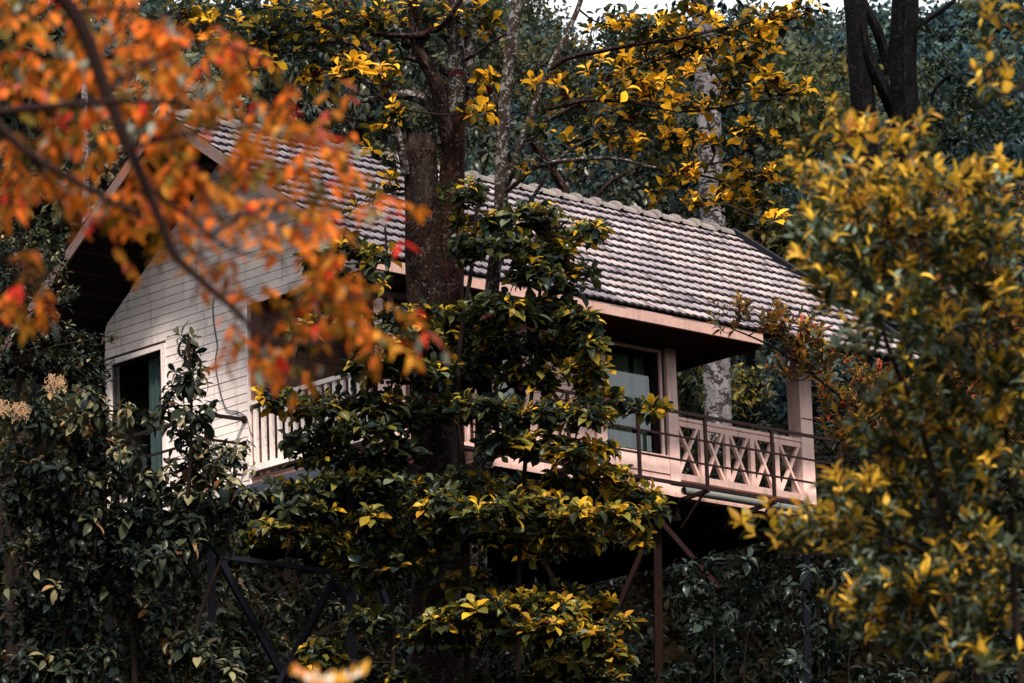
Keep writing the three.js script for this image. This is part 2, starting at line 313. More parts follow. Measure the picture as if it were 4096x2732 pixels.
// rear and far walls, floors, ceiling
part('rear_wall', box(0.12, 5.745, 6.36, 6.45, -0.05, 3.0), M.gable[0], house);
part('dark_lining', mergeGeometries([box(0.13, 5.6, 6.3, 6.355, -0.01, 3.0), box(5.55, 5.615, 0.13, 6.29, -0.01, 3.0), box(0.13, 5.6, 3.14, 3.16, 0, 3.0)]), M.deep, house);  // near-black lining, added to put the shade of the rooms into colour
part('end_wall', box(5.62, 5.74, 0.13, 6.32, -0.0, 3.0), M.pink[0], house);
part('floor', mergeGeometries([box(0.13, 5.62, 0.13, 6.32, -0.12, -0.01), box(5.76, 8.95, 0.3, 6.4, 0.02, 0.16)]), M.deep, house);
part('floor_beam', box(5.75, 8.95, -0.02, 0.08, -0.02, 0.15), M.pink[2], house);
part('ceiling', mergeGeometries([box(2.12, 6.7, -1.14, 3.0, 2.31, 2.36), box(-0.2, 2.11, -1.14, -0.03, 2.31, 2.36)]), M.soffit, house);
part('lintel', box(6.66, 6.74, -1.14, 3.0, 2.2, 2.308), M.soffit, house);
part('fascia', box(-1.2, 6.72, -1.2, -1.145, 2.25, 2.42), painted(0.43, 0.28, 0.245), house);
// veranda railing of crossed braces, 
for (const [k, b, dh] of [[0, 0.02, 0]]) {
  const a0 = 5.957, a1 = 8.688, n = 5, w = (a1 - a0) / n;
  const rail = part('cross_railing', mergeGeometries([box(a0, a1, b - 0.04, b + 0.05, 1.2 + dh, 1.25 + dh), box(a0, a1, b - 0.02, b + 0.04, 1.11 + dh, 1.199 + dh), box(a0, a1, b - 0.045, b + 0.05, 0.26 + dh, 0.36 + dh)]), M.pink[k], house);
  for (let i = 0; i < n; i++) {
    const l = a0 + i * w + (i ? 0.05 : 0.01), r = a0 + (i + 1) * w - (i < n - 1 ? 0.05 : 0.01);
    part('brace', bar(V(l + 0.03, b + 0.004, 1.115 + dh), V(r - 0.03, b + 0.004, 0.355 + dh), 0.045, 0.062, V(0, 1, 0)), pick(M.pink), rail);
    part('brace', bar(V(l + 0.03, b + 0.012, 0.355 + dh), V(r - 0.03, b + 0.012, 1.115 + dh), 0.045, 0.062, V(0, 1, 0)), pick(M.pink), rail);
    if (i) part('baluster', box(a0 + i * w - 0.045, a0 + i * w + 0.045, b - 0.035, b + 0.03, 0.36 + dh, 1.11 + dh), pick(M.pink), rail);
  }
}
// iron galleries outside both walls
{
  const g1 = part('iron_railing', bar(V(0.2, -0.6, 1.13), V(8.96, -0.6, 1.13), 0.045, 0.045), M.iron, house);
  for (const h of [0.75, 0.386, 0.014]) part('rail', bar(V(0.2, -0.6, h), V(8.94, -0.6, h), h < 0.1 ? 0.05 : 0.028, h < 0.1 ? 0.05 : 0.028), M.iron, g1);
  for (const a of [0.22, 1.66, 3.1, 4.55, 5.98, 7.43, 8.95]) { part('railing_post', bar(V(a, -0.6, 0.0), V(a, -0.6, 1.12), 0.045, 0.045), M.iron, g1); part('bracket', bar(V(a + 0.0, -0.62, -0.02), V(a, 0.02, -0.06), 0.05, 0.06), M.iron, g1); part('bracket', bar(V(a, -0.5, -0.05), V(a, 0.0, -0.5), 0.03, 0.03), M.iron, g1); }
  const g2 = part('iron_railing', mergeGeometries([bar(V(-0.78, 3.135, 1.0), V(-0.78, 8.2, 1.0), 0.05, 0.05), bar(V(-0.78, 3.135, 1.0), V(-0.02, 3.135, 1.02), 0.05, 0.05)]), M.iron, house);
  for (const h of [0.62, 0.26]) { part('rail', bar(V(-0.78, 3.135, h), V(-0.78, 8.2, h), 0.032, 0.032), M.iron, g2); part('rail', bar(V(-0.78, 3.135, h), V(-0.02, 3.135, h + 0.02), 0.035, 0.035), M.iron, g2); }
  for (const b of [3.135, 4.85, 6.5, 8.15]) part('railing_post', bar(V(-0.78, b, -0.2), V(-0.78, b, 1.0), 0.055, 0.055), M.iron, g2);
  for (const h of [1.02, 0.64, 0.28]) part('bracket', box(-0.06, -0.022, 3.1, 3.17, h - 0.05, h + 0.05), M.iron, g2);
  part('bracket', bar(V(-0.78, 3.5, -0.2), V(-0.02, 3.5, -0.25), 0.05, 0.05), M.iron, g2); part('rail', bar(V(-0.78, 3.135, -0.2), V(-0.78, 8.2, -0.2), 0.05, 0.06), M.iron, g2);
}
{ // drain pipe, gable cable
  part('drain_pipe', tube([V(5.9, -0.16, 0.05), V(7.2, -0.17, 0.055), V(8.75, -0.16, 0.05)], 0.062, 0.062, 12), M.pipe, house);
  const px = [[857, 1196], [852, 1206], [854, 1283], [862, 1339], [869, 1385], [862, 1436], [864, 1477], [875, 1538], [890, 1599], [910, 1640], [946, 1645], [986, 1670], [997, 1701]].map(([x, y]) => hit(x, y, 0, -0.04));
  part('cable', tube([...px, V(-0.03, 3.0, 0.78), V(0.1, 2.9, 0.68)], 0.009, 0.009, 5, 60), std({ color: col(0.05, 0.06, 0.09), roughness: 0.6 }), house);
}
// the roof: dark boards beneath, profiled tiles above
{
  const A0 = -1.45, A1 = 10.6, L = Math.hypot(ROOF.rb - ROOF.eb, ROOF.rh - ROOF.eh);
  const X = V3(1, 0, 0), Yr = V3(0, (ROOF.rh - ROOF.eh) / L, -(ROOF.rb - ROOF.eb) / L), Zr = X.clone().cross(Yr), Xl = V3(-1, 0, 0), Yl = V3(0, Yr.y, -Yr.z), Zl = Xl.clone().cross(Yl);
  const frameR = new THREE.Matrix4().makeBasis(X, Yr, Zr).setPosition(V(A0, ROOF.eb, ROOF.eh)), frameL = new THREE.Matrix4().makeBasis(Xl, Yl, Zl).setPosition(V(A1, 2 * ROOF.rb - ROOF.eb, ROOF.eh));
  const slab = (len) => { const g = new THREE.BoxGeometry(len - 0.06, L - 0.04, 0.05); g.translate(len / 2, L / 2 + 0.03, -0.07); return metreUV(g); };
  const roof = part('roof', mergeGeometries([slab(A1 - A0).applyMatrix4(frameR), slab(A1 - A0).applyMatrix4(frameL)]), M.deep, house);
  const cols = 37, rows = 14, w = (A1 - A0) / cols, step = L / rows, len = step + 0.06;
  const ts = fbm(40, 3, 211), tb = fbm(8, 4, 213), tn = fbm(50, 50, 217);
  const tileTex = tex(512, 512, (u, v) => { const k = 0.62 + 0.5 * (ts(u, v) - 0.45) + 0.3 * (tn(u, v) - 0.5), d = smooth(0.55, 0.72, tb(u, v) * 0.5 + ts(u, v) * 0.5); return lerp3([k, k * 0.93, k * 0.93], [0.14, 0.13, 0.14], d * 0.85); });
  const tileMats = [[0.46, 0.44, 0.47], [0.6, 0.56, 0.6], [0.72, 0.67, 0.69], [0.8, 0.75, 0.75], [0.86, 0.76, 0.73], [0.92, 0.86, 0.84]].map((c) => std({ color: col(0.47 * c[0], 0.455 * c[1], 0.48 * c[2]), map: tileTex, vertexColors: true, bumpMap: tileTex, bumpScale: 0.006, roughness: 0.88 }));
  function tileGeo(s) {
    reseed(s); const n = 12, pos = [], colr = [], uv = [], idx = [], ou = R(), ov = R();
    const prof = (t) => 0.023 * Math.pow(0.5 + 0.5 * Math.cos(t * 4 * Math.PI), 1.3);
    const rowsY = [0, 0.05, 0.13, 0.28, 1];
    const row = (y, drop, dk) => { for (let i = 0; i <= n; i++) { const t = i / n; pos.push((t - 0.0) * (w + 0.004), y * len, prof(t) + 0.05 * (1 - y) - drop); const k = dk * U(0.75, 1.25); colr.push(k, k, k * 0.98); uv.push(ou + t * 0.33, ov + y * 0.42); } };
    row(0, 0.042, 0.06); for (const [q, y] of rowsY.entries()) row(y, 0, [0.16, 0.24, 0.62, 1, 1][q]);  // dark lips: moss, plus the shadow line of each course put into colour
    for (let j = 0; j < rowsY.length; j++) for (let i = 0; i < n; i++) { const q = j * (n + 1) + i; idx.push(q, q + 1, q + n + 1, q + 1, q + n + 2, q + n + 1); }
    const g = new THREE.BufferGeometry(); g.setAttribute('position', new THREE.Float32BufferAttribute(pos, 3)); g.setAttribute('color', new THREE.Float32BufferAttribute(colr, 3)); g.setAttribute('uv', new THREE.Float32BufferAttribute(uv, 2)); g.setIndex(idx); g.computeVertexNormals(); return g;
  }
  const geos = [1, 2, 3, 4, 5, 6].map((k) => tileGeo(300 + k)), rest = [];
  reseed(401);
  const big = [], patch = fbm(6, 4, 431, 3);
  for (const [fr, right] of [[frameR, 1], [frameL, 0]]) for (let j = 0; j < rows; j++) for (let i = 0; i < cols; i++) {
    const m = new THREE.Matrix4().makeRotationZ(U(-0.012, 0.012)).setPosition(i * w + U(-0.004, 0.004), j * step - 0.02 + U(-0.006, 0.006), U(0, 0.006)).premultiply(fr);
    m.tone = Math.min(5, Math.max(0, Math.floor(6 * (0.5 + 1.6 * (patch(i / cols, j / rows) - 0.5) + U(-0.28, 0.28))))); (right && i >= cols - 21 ? big : rest).push(m);
  }
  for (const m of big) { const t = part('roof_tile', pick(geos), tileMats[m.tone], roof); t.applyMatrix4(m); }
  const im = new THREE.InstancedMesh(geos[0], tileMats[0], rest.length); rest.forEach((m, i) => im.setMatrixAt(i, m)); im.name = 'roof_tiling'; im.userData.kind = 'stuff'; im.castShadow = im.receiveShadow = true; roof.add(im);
  // ridge caps: overlapping half rounds
  const cap = []; const capGeo = (() => { const pos = [], idx = [], uv = [], n = 8; for (const [x, r, dz] of [[0, 0.16, -0.02], [0, 0.195, 0.01], [0.07, 0.195, 0.01], [0.085, 0.165, 0], [0.5, 0.15, -0.01]]) for (let k = 0; k <= n; k++) { const a = Math.PI * k / n; pos.push(x, Math.sin(a) * r * 0.85 + dz, -Math.cos(a) * r * 1.1); uv.push(x, k / n); } for (let j = 0; j < 4; j++) for (let k = 0; k < n; k++) { const q = j * (n + 1) + k; idx.push(q, q + n + 1, q + 1, q + 1, q + n + 1, q + n + 2); } const g = new THREE.BufferGeometry(); g.setAttribute('position', new THREE.Float32BufferAttribute(pos, 3)); g.setAttribute('uv', new THREE.Float32BufferAttribute(uv, 2)); g.setIndex(idx); g.computeVertexNormals(); return g; })();
  const capMats = [[0.17, 0.15, 0.15], [0.14, 0.13, 0.13], [0.19, 0.165, 0.158]].map((c) => std({ color: col(...c), map: paintTex, bumpMap: paintBump, bumpScale: 0.005, roughness: 0.85, side: THREE.DoubleSide }));
  for (let k = 0; k < 27; k++) { const c = part('ridge_tile', capGeo, pick(capMats), roof); c.position.copy(V(A0 + k * 0.446, ROOF.rb, ROOF.rh - 0.03 + U(-0.008, 0.008))); c.rotation.set(U(-0.02, 0.02), U(-0.02, 0.02), 0); }
  // verge boards and battens
  const verge = (a, w0, m, up = -0.05) => { for (const [fr, s] of [[frameR, 1], [frameL, -1]]) { const g = new THREE.BoxGeometry(w0, L, 0.17); g.translate(s > 0 ? a - A0 : A1 - a, L / 2 - 0.02, up); metreUV(g); part('verge_board', g.applyMatrix4(fr), m, roof); } };
  verge(A0 + 0.01, 0.035, painted(0.13, 0.09, 0.085)); verge(A1 + 0.02, 0.09, M.steel, 0.05);
  for (let k = 1; k < 13; k++) { for (const fr of [frameR, frameL]) { const g = new THREE.BoxGeometry(1.3, 0.04, 0.03); g.translate(fr === frameR ? 0.72 : A1 - A0 - 0.72, k * step, -0.112); part('batten', metreUV(g).applyMatrix4(fr), M.soffit, roof); } }
}
// stilts of rusty and dark steel
{
  const leg = (px, py0, py1, d0, mat, w = 0.11) => part('stilt', bar(at(px, py0, d0).applyMatrix4(toHouse), at(px + 6, py1, d0).applyMatrix4(toHouse), w, w), mat, house);
  const brace = (x0, y0, x1, y1, d, mat, w = 0.075) => part('stilt_brace', bar(at(x0, y0, d).applyMatrix4(toHouse), at(x1, y1, d).applyMatrix4(toHouse), w, w), mat, house);
  leg(1508, 1130, 1720, 83.2, M.rust, 0.12); brace(1506, 1195, 1418, 1400, 83.1, M.rust); brace(1514, 1195, 1650, 1350, 83.1, M.rust); brace(1180, 1155, 1400, 1595, 83, M.rust);
  brace(1506, 1188, 1500, 1150, 83.1, M.rust, 0.3);
  leg(484, 1190, 1720, 83, M.steel, 0.12); leg(805, 1100, 1720, 81, M.steel, 0.12); brace(505, 1285, 665, 1580, 82.6, M.steel, 0.1); brace(768, 1330, 636, 1580, 82.4, M.steel, 0.09); brace(490, 1275, 800, 1318, 82, M.steel, 0.07); brace(768, 1320, 812, 1402, 81.8, M.steel, 0.08); brace(800, 1150, 960, 1580, 81, M.steel, 0.08);
  leg(965, 1040, 1720, 80.3, M.steel); leg(1850, 1190, 1720, 85.5, M.steel); leg(250, 1200, 1720, 85, M.steel);
  part('floor_joists', mergeGeometries([0.5, 1.6, 2.7, 3.8, 4.9, 6, 7.1, 8.2].map((a) => box(a, a + 0.08, 0.1, 6.3, -0.35, -0.13))), M.deep, house);
}
// dark sheet hung along the balcony's edge
{
  const nb = 40, na = 8, pos = [], idx = [], uv = []; const nz = fbm(6, 6, 911);
  for (let i = 0; i <= nb; i++) for (let j = 0; j <= na; j++) {
    const b = 3.08 - 2.85 * i / nb, t = j / na, wv = (nz(b / 3, t * 0.4) - 0.5) * 0.09, a = -0.05 - 0.3 * Math.sin(t * 1.4) + wv * t, h = -0.0 - 0.26 * t * t - 0.05 * t + wv * 0.6 + 0.02 * Math.sin(b * 9) * t;
    const p = V(a, b, h); pos.push(p.x, p.y, p.z); uv.push(b, t);
  }
  for (let i = 0; i < nb; i++) for (let j = 0; j < na; j++) { const q = i * (na + 1) + j; idx.push(q, q + 1, q + na + 1, q + 1, q + na + 2, q + na + 1); }
  const g = new THREE.BufferGeometry(); g.setAttribute('position', new THREE.Float32BufferAttribute(pos, 3)); g.setAttribute('uv', new THREE.Float32BufferAttribute(uv, 2)); g.setIndex(idx); g.computeVertexNormals();
  const t = thing('tarpaulin', 'dark blue plastic sheet hanging below the balustrade of the corner balcony', 'tarpaulin', CORNER); t.rotation.y = YAW;
  part('sheet', g, std({ color: col(0.016, 0.02, 0.032), roughness: 0.45, specularIntensity: 0.4, side: THREE.DoubleSide }), t);
}

// ---------------------------------------------------------------- trees and plants
const Y = V3(0, 1, 0);
function rnd3() { let v; do v = V3(U(-1, 1), U(-1, 1), U(-1, 1)); while (v.lengthSq() > 1 || v.lengthSq() < 0.01); return v; }
function leafMatrix(pos, dir, normal, size) {
  const y = dir.clone().normalize(), z = normal.clone().addScaledVector(y, -normal.dot(y)); if (z.lengthSq() < 1e-5) z.set(0, 0, 1).addScaledVector(y, -y.z); z.normalize();
  return new THREE.Matrix4().makeBasis(new THREE.Vector3().crossVectors(y, z).multiplyScalar(size), y.multiplyScalar(size), z.multiplyScalar(size)).setPosition(pos);
}
class Plant {
  // limbs: [points [x, y, depth offset], r0, r1] seen in the sketch at `depth`
  constructor(name, label, category, depth, foot, group) {
    this.depth = depth; this.foot = foot; this.o = thing(name, label, category, foot, group); this.nodes = []; this.wood = []; this.leaves = [];
  }
  p(x, y, d = 0) { return at(x, y, this.depth + d).sub(this.foot); }
  limb(pts, r0, r1, mat, name = 'branch', radial = 8, wob = 0.06) {
    const v = pts.map(([x, y, d]) => this.p(x, y, d)); return this.limb3(v, r0, r1, mat, name, radial, wob);
  }
  limb3(v, r0, r1, mat, name = 'branch', radial = 8, wob = 0.06) {
    const m = part(name, tube(v, r0, r1, radial, Math.max(4, v.length * 5), wob), mat, this.o);
    const c = new THREE.CatmullRomCurve3(v, false, 'centripetal'), n = Math.max(3, Math.round(c.getLength() / 0.25)); for (let i = 1; i <= n; i++) this.nodes.push(c.getPointAt(i / n)); return m;
  }
  near(q, list = this.nodes) { let best = null, d = 1e9; for (const n of list) { const e = n.distanceToSquared(q) + Math.max(0, n.y - q.y) * 0.8; if (e < d) { d = e; best = n; } } return best; }
  // blobs: [x, y, rx, ry, colour share, depth offset]
  fill(blobs, { k = 2.4, unit = 28, twig = 0.006, limbR = 0.018, flat = 0.6, deep = 0.9, spread = 0.5, off = 0, vary = 1.2, flatY = 1, front = 0, rise = 0 }, place) {
    for (const [x, y, rx, ry, share = 0.5, dd] of blobs) {
      const d = dd ?? off + U(-0.5, 0.5) * vary - (front && share > 0.7 ? front * share : 0), c = this.p(x, y - rise, d), s = perUnit(this.depth + d), ax = rx * s, ay = ry * s * flatY, az = Math.max(ry * s, ax * deep), n = Math.max(2, Math.round(k * (front ? 0.8 + 0.6 * share : 1) * rx * ry / unit / unit)), local = [c];
      const a = this.near(c);
      if (a && limbR) {
        const mid = a.clone().lerp(c, 0.55).add(V3(U(-0.1, 0.1), -0.12 * a.distanceTo(c) * U(0.3, 1), U(-0.1, 0.1))), e = c.clone().add(V3(0, -ay * 0.35, 0));
        const cv = new THREE.CatmullRomCurve3([a, mid, e], false, 'centripetal'); this.wood.push(tube([a, mid, e], limbR, limbR * 0.5, 5, 7, 0)); for (let i = 2; i <= 6; i++) local.push(cv.getPointAt(i / 6)); this.nodes.push(e);
      }
      for (let i = 0; i < n; i++) {
        const q = rnd3(); if (q.length() < 0.35) q.multiplyScalar(1.8);
        const site = c.clone().add(V3(q.x * ax, q.y * ay, q.z * az)), from = this.near(site, local), rel3 = site.clone().sub(c);
        const out = V3(rel3.x / ax, rel3.y / ay * 0.5, rel3.z / az).multiplyScalar(spread).add(Y).add(rnd3().multiplyScalar(0.35)).normalize();
        if (twig) { const mid = from.clone().lerp(site, 0.55).addScaledVector(Y, -0.15 * from.distanceTo(site)); this.wood.push(tube([from, mid, site], twig, twig * 0.6, 3, 4)); }
        place(site, out, share, q.y);
      }
    }
  }
  leaf(kind, pos, dir, normal, size, colour) { this.leaves.push({ m: leafMatrix(pos, dir, normal, size), kind, colour, d: pos.clone().add(this.foot).applyMatrix4(camera.matrixWorldInverse), size }); }
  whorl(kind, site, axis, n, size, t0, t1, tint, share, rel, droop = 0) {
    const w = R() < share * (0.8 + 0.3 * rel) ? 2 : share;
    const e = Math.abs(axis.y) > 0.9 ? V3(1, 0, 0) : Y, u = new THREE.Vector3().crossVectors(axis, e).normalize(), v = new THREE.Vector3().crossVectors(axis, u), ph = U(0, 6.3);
    for (let i = 0; i < n; i++) {
      const f = (i + 0.5) / n, a = ph + i * 2.4, th = t0 + (t1 - t0) * f + U(-0.15, 0.15), rad = u.clone().multiplyScalar(Math.cos(a)).addScaledVector(v, Math.sin(a));
      const dir = axis.clone().multiplyScalar(Math.cos(th)).addScaledVector(rad, Math.sin(th)); dir.y -= droop * f + (R() < 0.07 ? U(0.5, 1.4) : 0); dir.normalize();
      const nor = axis.clone().multiplyScalar(Math.sin(th)).addScaledVector(rad, -Math.cos(th)).add(rnd3().multiplyScalar(0.25));
      this.leaf(kind, site.clone().addScaledVector(axis, -0.06 * size * i).addScaledVector(rad, 0.04 * size), dir, nor, size * U(0.55, 1.2) * (0.7 + 0.38 * f), tint(w, f, rel));
    }
  }
  shoot(kind, base, dir, len, n, size, open, tint, share, rel) {        // leaves set alternately along an arching shoot, small at its tip
    const w = R() < share * (0.8 + 0.3 * rel) ? 2 : share, side = new THREE.Vector3().crossVectors(dir, Math.abs(dir.y) > 0.9 ? V3(1, 0, 0) : Y).normalize(), tip = base.clone().addScaledVector(dir, len).addScaledVector(Y, -len * U(-0.05, 0.22)), mid = base.clone().addScaledVector(dir, len * 0.55);
    const c = new THREE.QuadraticBezierCurve3(base, mid, tip); this.wood.push(tube([base, c.getPoint(0.5), tip], len * 0.018, len * 0.008, 3, 4));
    const ph = U(0, 6.3);
    for (let i = 0; i < n; i++) {
      const f = (i + 0.6) / n, P = c.getPoint(f), T = c.getTangent(f).normalize(), a = ph + i * 2.4, u = side.clone().applyAxisAngle(T, a), th = open * U(0.7, 1.25) * (1.15 - 0.55 * f);
      const d = T.clone().multiplyScalar(Math.cos(th)).addScaledVector(u, Math.sin(th)), nor = T.clone().multiplyScalar(Math.sin(th)).addScaledVector(u, -Math.cos(th)).addScaledVector(Y, 0.8).add(rnd3().multiplyScalar(0.3));
      if (R() < 0.06) d.y -= 1;
      this.leaf(kind, P, d.normalize(), nor, size * U(0.6, 1.15) * (1.1 - 0.4 * f), tint(w, 1 - f, rel));
    }
  }
  finish(palette, { single = 300, mat = {}, woodMat = BARK.twig, crown = 'crown' } = {}) {
    if (this.wood.length) { const w = part('twigs', mergeGeometries(this.wood.map((g) => g.index ? g.toNonIndexed() : g)), woodMat, this.o); w.userData.kind = 'stuff'; }
    const inFrame = (l) => { const x = -l.d.x / l.d.z * FPX, y = -l.d.y / l.d.z * FPX; return Math.abs(x) < PW / 2 && Math.abs(y) < PH / 2; };
    const order = this.leaves.filter(inFrame).sort((a, b) => b.size / Math.abs(b.d.z) ** 3 - a.size / Math.abs(a.d.z) ** 3).slice(0, single), own = new Set(order);
    const mats = palette.map((c) => leafMat({ color: col(...c), ...mat }));
    for (const l of order) { const m = part('leaf', LEAF[l.kind][Math.floor(R() * LEAF[l.kind].length)], mats[l.colour], this.o); m.applyMatrix4(l.m); }
    const rest = this.leaves.filter((l) => !own.has(l)), white = leafMat(mat), sets = new Map();
    for (const l of rest) { const g = (LEAF[l.kind] ?? CLUMP[l.kind.slice(6)]); const pickG = g[Math.floor(R() * g.length)]; if (!sets.has(pickG)) sets.set(pickG, []); sets.get(pickG).push(l); }
    for (const [g, list] of sets) {
      const im = new THREE.InstancedMesh(g, white, list.length), c = new THREE.Color();
      list.forEach((l, i) => { im.setMatrixAt(i, l.m); const b = U(0.75, 1.25); c.setRGB(...palette[l.colour].map((x) => x * b)); im.setColorAt(i, c); });
      im.name = numbered(crown); im.userData.kind = 'stuff'; im.castShadow = im.receiveShadow = true; this.o.add(im);
    }
  }
}
const root = (x, depth, y = 1500) => { const q = at(x, y, depth); q.y = ground(q.x, q.z) - 0.1; return q; };
const choose = (...w) => { let r = R() * w.reduce((a, [, x]) => a + x, 0); for (const [i, x] of w) if ((r -= x) < 0) return i; return w[0][0]; };

const GOLD = [[0.88, 0.47, 0.026], [0.64, 0.32, 0.014], [0.38, 0.165, 0.012], [0.12, 0.085, 0.008], [0.026, 0.029, 0.007], [0.01, 0.015, 0.007], [0.009, 0.017, 0.015], [0.04, 0.006, 0.009]];  // gold young leaves; sunlight on tips and inner shade put into these colours
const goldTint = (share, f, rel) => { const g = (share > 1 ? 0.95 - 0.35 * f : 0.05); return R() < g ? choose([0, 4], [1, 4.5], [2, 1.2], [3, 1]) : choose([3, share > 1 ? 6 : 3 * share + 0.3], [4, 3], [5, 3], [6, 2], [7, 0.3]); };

// the big tree with the broken stem
reseed(2001);
{
  const D = 76, t = new Plant('broken_tree', 'large brown tree with a snapped off stump and patchy stems before the roof', 'tree', D, root(1000, D));
  t.limb3([V3(0, -0.3, 0), t.p(1003, 1400), t.p(1000, 1100), t.p(988, 850), t.p(978, 650), t.p(968, 470), t.p(964, 345)], 0.47, 0.235, BARK.dark, 'trunk', 18, 0.09);
  // ragged wood where the stem broke: shells of splinters of uneven height
  { const gs = [], c = t.p(964, 352), n = 34; for (let q = 0; q < 4; q++) {
      const r = 0.238 - q * 0.045, pos = [], uv = [], idx = [];
      for (let i = 0; i <= n; i++) { const a = i / n * Math.PI * 2, k = i % n, hgt = (0.04 + 0.24 * Math.abs(Math.sin(k * 1.7 + q * 2)) * Math.abs(Math.cos(k * 0.45 + q)) + 0.07 * Math.abs(Math.sin(k * 5.3 + q))) * (q ? 1.1 : 1) + 0.1 * Math.max(0, Math.cos(a + 0.9));
        for (const [f, rr] of [[-0.8, 0.62], [-0.3, 0.84], [hgt * 0.55, 1.0], [hgt, 0.92]]) { const rad = r * rr * (1 + 0.05 * Math.sin(k * 2.9 + q)); pos.push(c.x + Math.cos(a) * rad, c.y + f, c.z + Math.sin(a) * rad); uv.push(i / n * 1.5, f); } }
      for (let i = 0; i < n; i++) for (let k = 0; k < 3; k++) { const v = i * 4 + k; idx.push(v, v + 1, v + 4, v + 1, v + 5, v + 4); }
      const g = new THREE.BufferGeometry(); g.setAttribute('position', new THREE.Float32BufferAttribute(pos, 3)); g.setAttribute('uv', new THREE.Float32BufferAttribute(uv, 2)); g.setIndex(idx); g.computeVertexNormals(); gs.push(g); }
    const st = barkMat([0.034, 0.023, 0.02], [0.007, 0.005, 0.004], [0.07, 0.06, 0.055], 0.06, 77, 0.05); st.side = THREE.DoubleSide; part('splintered_top', mergeGeometries(gs), st, t.o); }
  t.limb([[1026, 1100, 0.2], [1028, 900, 0.2], [1033, 690, 0.12], [1036, 520, 0.12], [1038, 400, 0.08], [1042, 300, 0.05], [1046, 200, 0.05], [1047, 90, 0.02]], (q) => 0.2 + 0.03 * Math.sin(q * 9) - 0.15 * smooth(0.62, 1, q), 0, BARK.red, 'trunk', 16, 0.1);
  t.limb([[1040, 420, 0.1], [1042, 290, 0.06], [1048, 200], [1046, 100], [1046, -40], [1050, -200]], (q) => 0.06 + 0.085 * smooth(0, 0.35, q) - 0.05 * q, 0, BARK.lichen, 'stem', 12, 0.06);
  t.limb([[1044, 400, 0.2], [1056, 320, 0.25], [1068, 240, 0.3], [1074, 150, 0.3], [1083, 0, 0.3], [1090, -200, 0.3]], (q) => 0.05 + 0.075 * smooth(0, 0.3, q) - 0.05 * q, 0, BARK.lichen, 'stem', 10, 0.06);
  t.limb([[1036, 360, 0.02], [1026, 300, -0.08], [1012, 240, -0.15], [1002, 195, -0.2], [985, 160, -0.2], [965, 128, -0.2], [953, 88, -0.2], [950, 30, -0.2], [940, -80, -0.2]], 0.12, 0.06, BARK.dark, 'branch', 10, 0.05);
  t.limb([[958, 100, -0.2], [985, 78, -0.3], [1015, 58, -0.5], [1042, 25, -0.6], [1075, -40, -0.6]], 0.05, 0.035, BARK.dark, 'branch');
  t.limb([[985, 80, -0.3], [930, 82, -0.3], [880, 80, -0.2], [800, 72, 0], [740, 62, 0.2]], 0.045, 0.02, BARK.dark, 'branch');
  t.limb([[1008, 262, 0], [985, 236, 0], [950, 220, -0.1], [915, 218, -0.2], [880, 225, -0.3], [830, 232, -0.3]], 0.11, 0.03, BARK.lichen, 'branch', 10, 0.08);
  t.limb([[930, 400, -0.2], [924, 354, -0.25], [915, 318, -0.3], [898, 247, -0.3], [881, 192, -0.3], [860, 137, -0.2], [833, 93, 0], [798, 51, 0.2], [760, 10, 0.3]], 0.06, 0.04, BARK.lichen, 'stem', 9, 0.05);
  t.limb([[868, 150, -0.2], [820, 132, -0.1], [770, 115, 0.1], [700, 118, 0.2], [640, 120, 0.3]], 0.035, 0.015, BARK.lichen, 'branch');
  t.limb([[900, 258, -0.3], [850, 190, -0.4], [780, 165, -0.3], [720, 150, 0]], 0.025, 0.012, BARK.lichen, 'branch');
  t.limb([[1075, 190, 0.2], [1100, 205, 0], [1130, 222, -0.1], [1150, 258, -0.1]], 0.07, 0.06, BARK.lichen, 'branch', 10, 0.06);
  t.limb([[1046, 150, 0], [1090, 125, -0.2], [1140, 90, -0.3], [1200, 60, -0.3]], 0.03, 0.012, BARK.dark, 'branch');
  const blobs = [[720, 45, 150, 50, 0.3], [840, 30, 120, 40, 0.2], [600, 70, 90, 50, 0.35], [500, 50, 80, 50, 0.35], [430, 30, 70, 30, 0.3], [810, 165, 60, 22, 1], [895, 165, 55, 25, 1], [930, 245, 45, 28, 1], [700, 180, 50, 30, 0.7], [855, 130, 90, 30, 0.25], [560, 170, 40, 25, 0.5], [975, 25, 70, 40, 0.4], [1100, 170, 45, 28, 1], [1100, 252, 50, 28, 1], [1020, 60, 60, 40, 0.3], [1120, 40, 60, 40, 0.45], [880, 290, 40, 20, 0.4], [870, 350, 40, 30, 0.55], [880, 425, 55, 40, 0.4], [835, 470, 30, 30, 0.3], [650, 110, 60, 40, 0.3], [760, 100, 90, 35, 0.15], [920, 40, 60, 30, 0.15], [660, 20, 90, 30, 0.2]];
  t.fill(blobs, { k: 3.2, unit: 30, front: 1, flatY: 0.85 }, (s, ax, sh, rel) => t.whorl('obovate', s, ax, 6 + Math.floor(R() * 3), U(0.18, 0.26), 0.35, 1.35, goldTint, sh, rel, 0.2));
  t.finish(GOLD, { single: 300, mat: { transmission: 0.5 } });
}
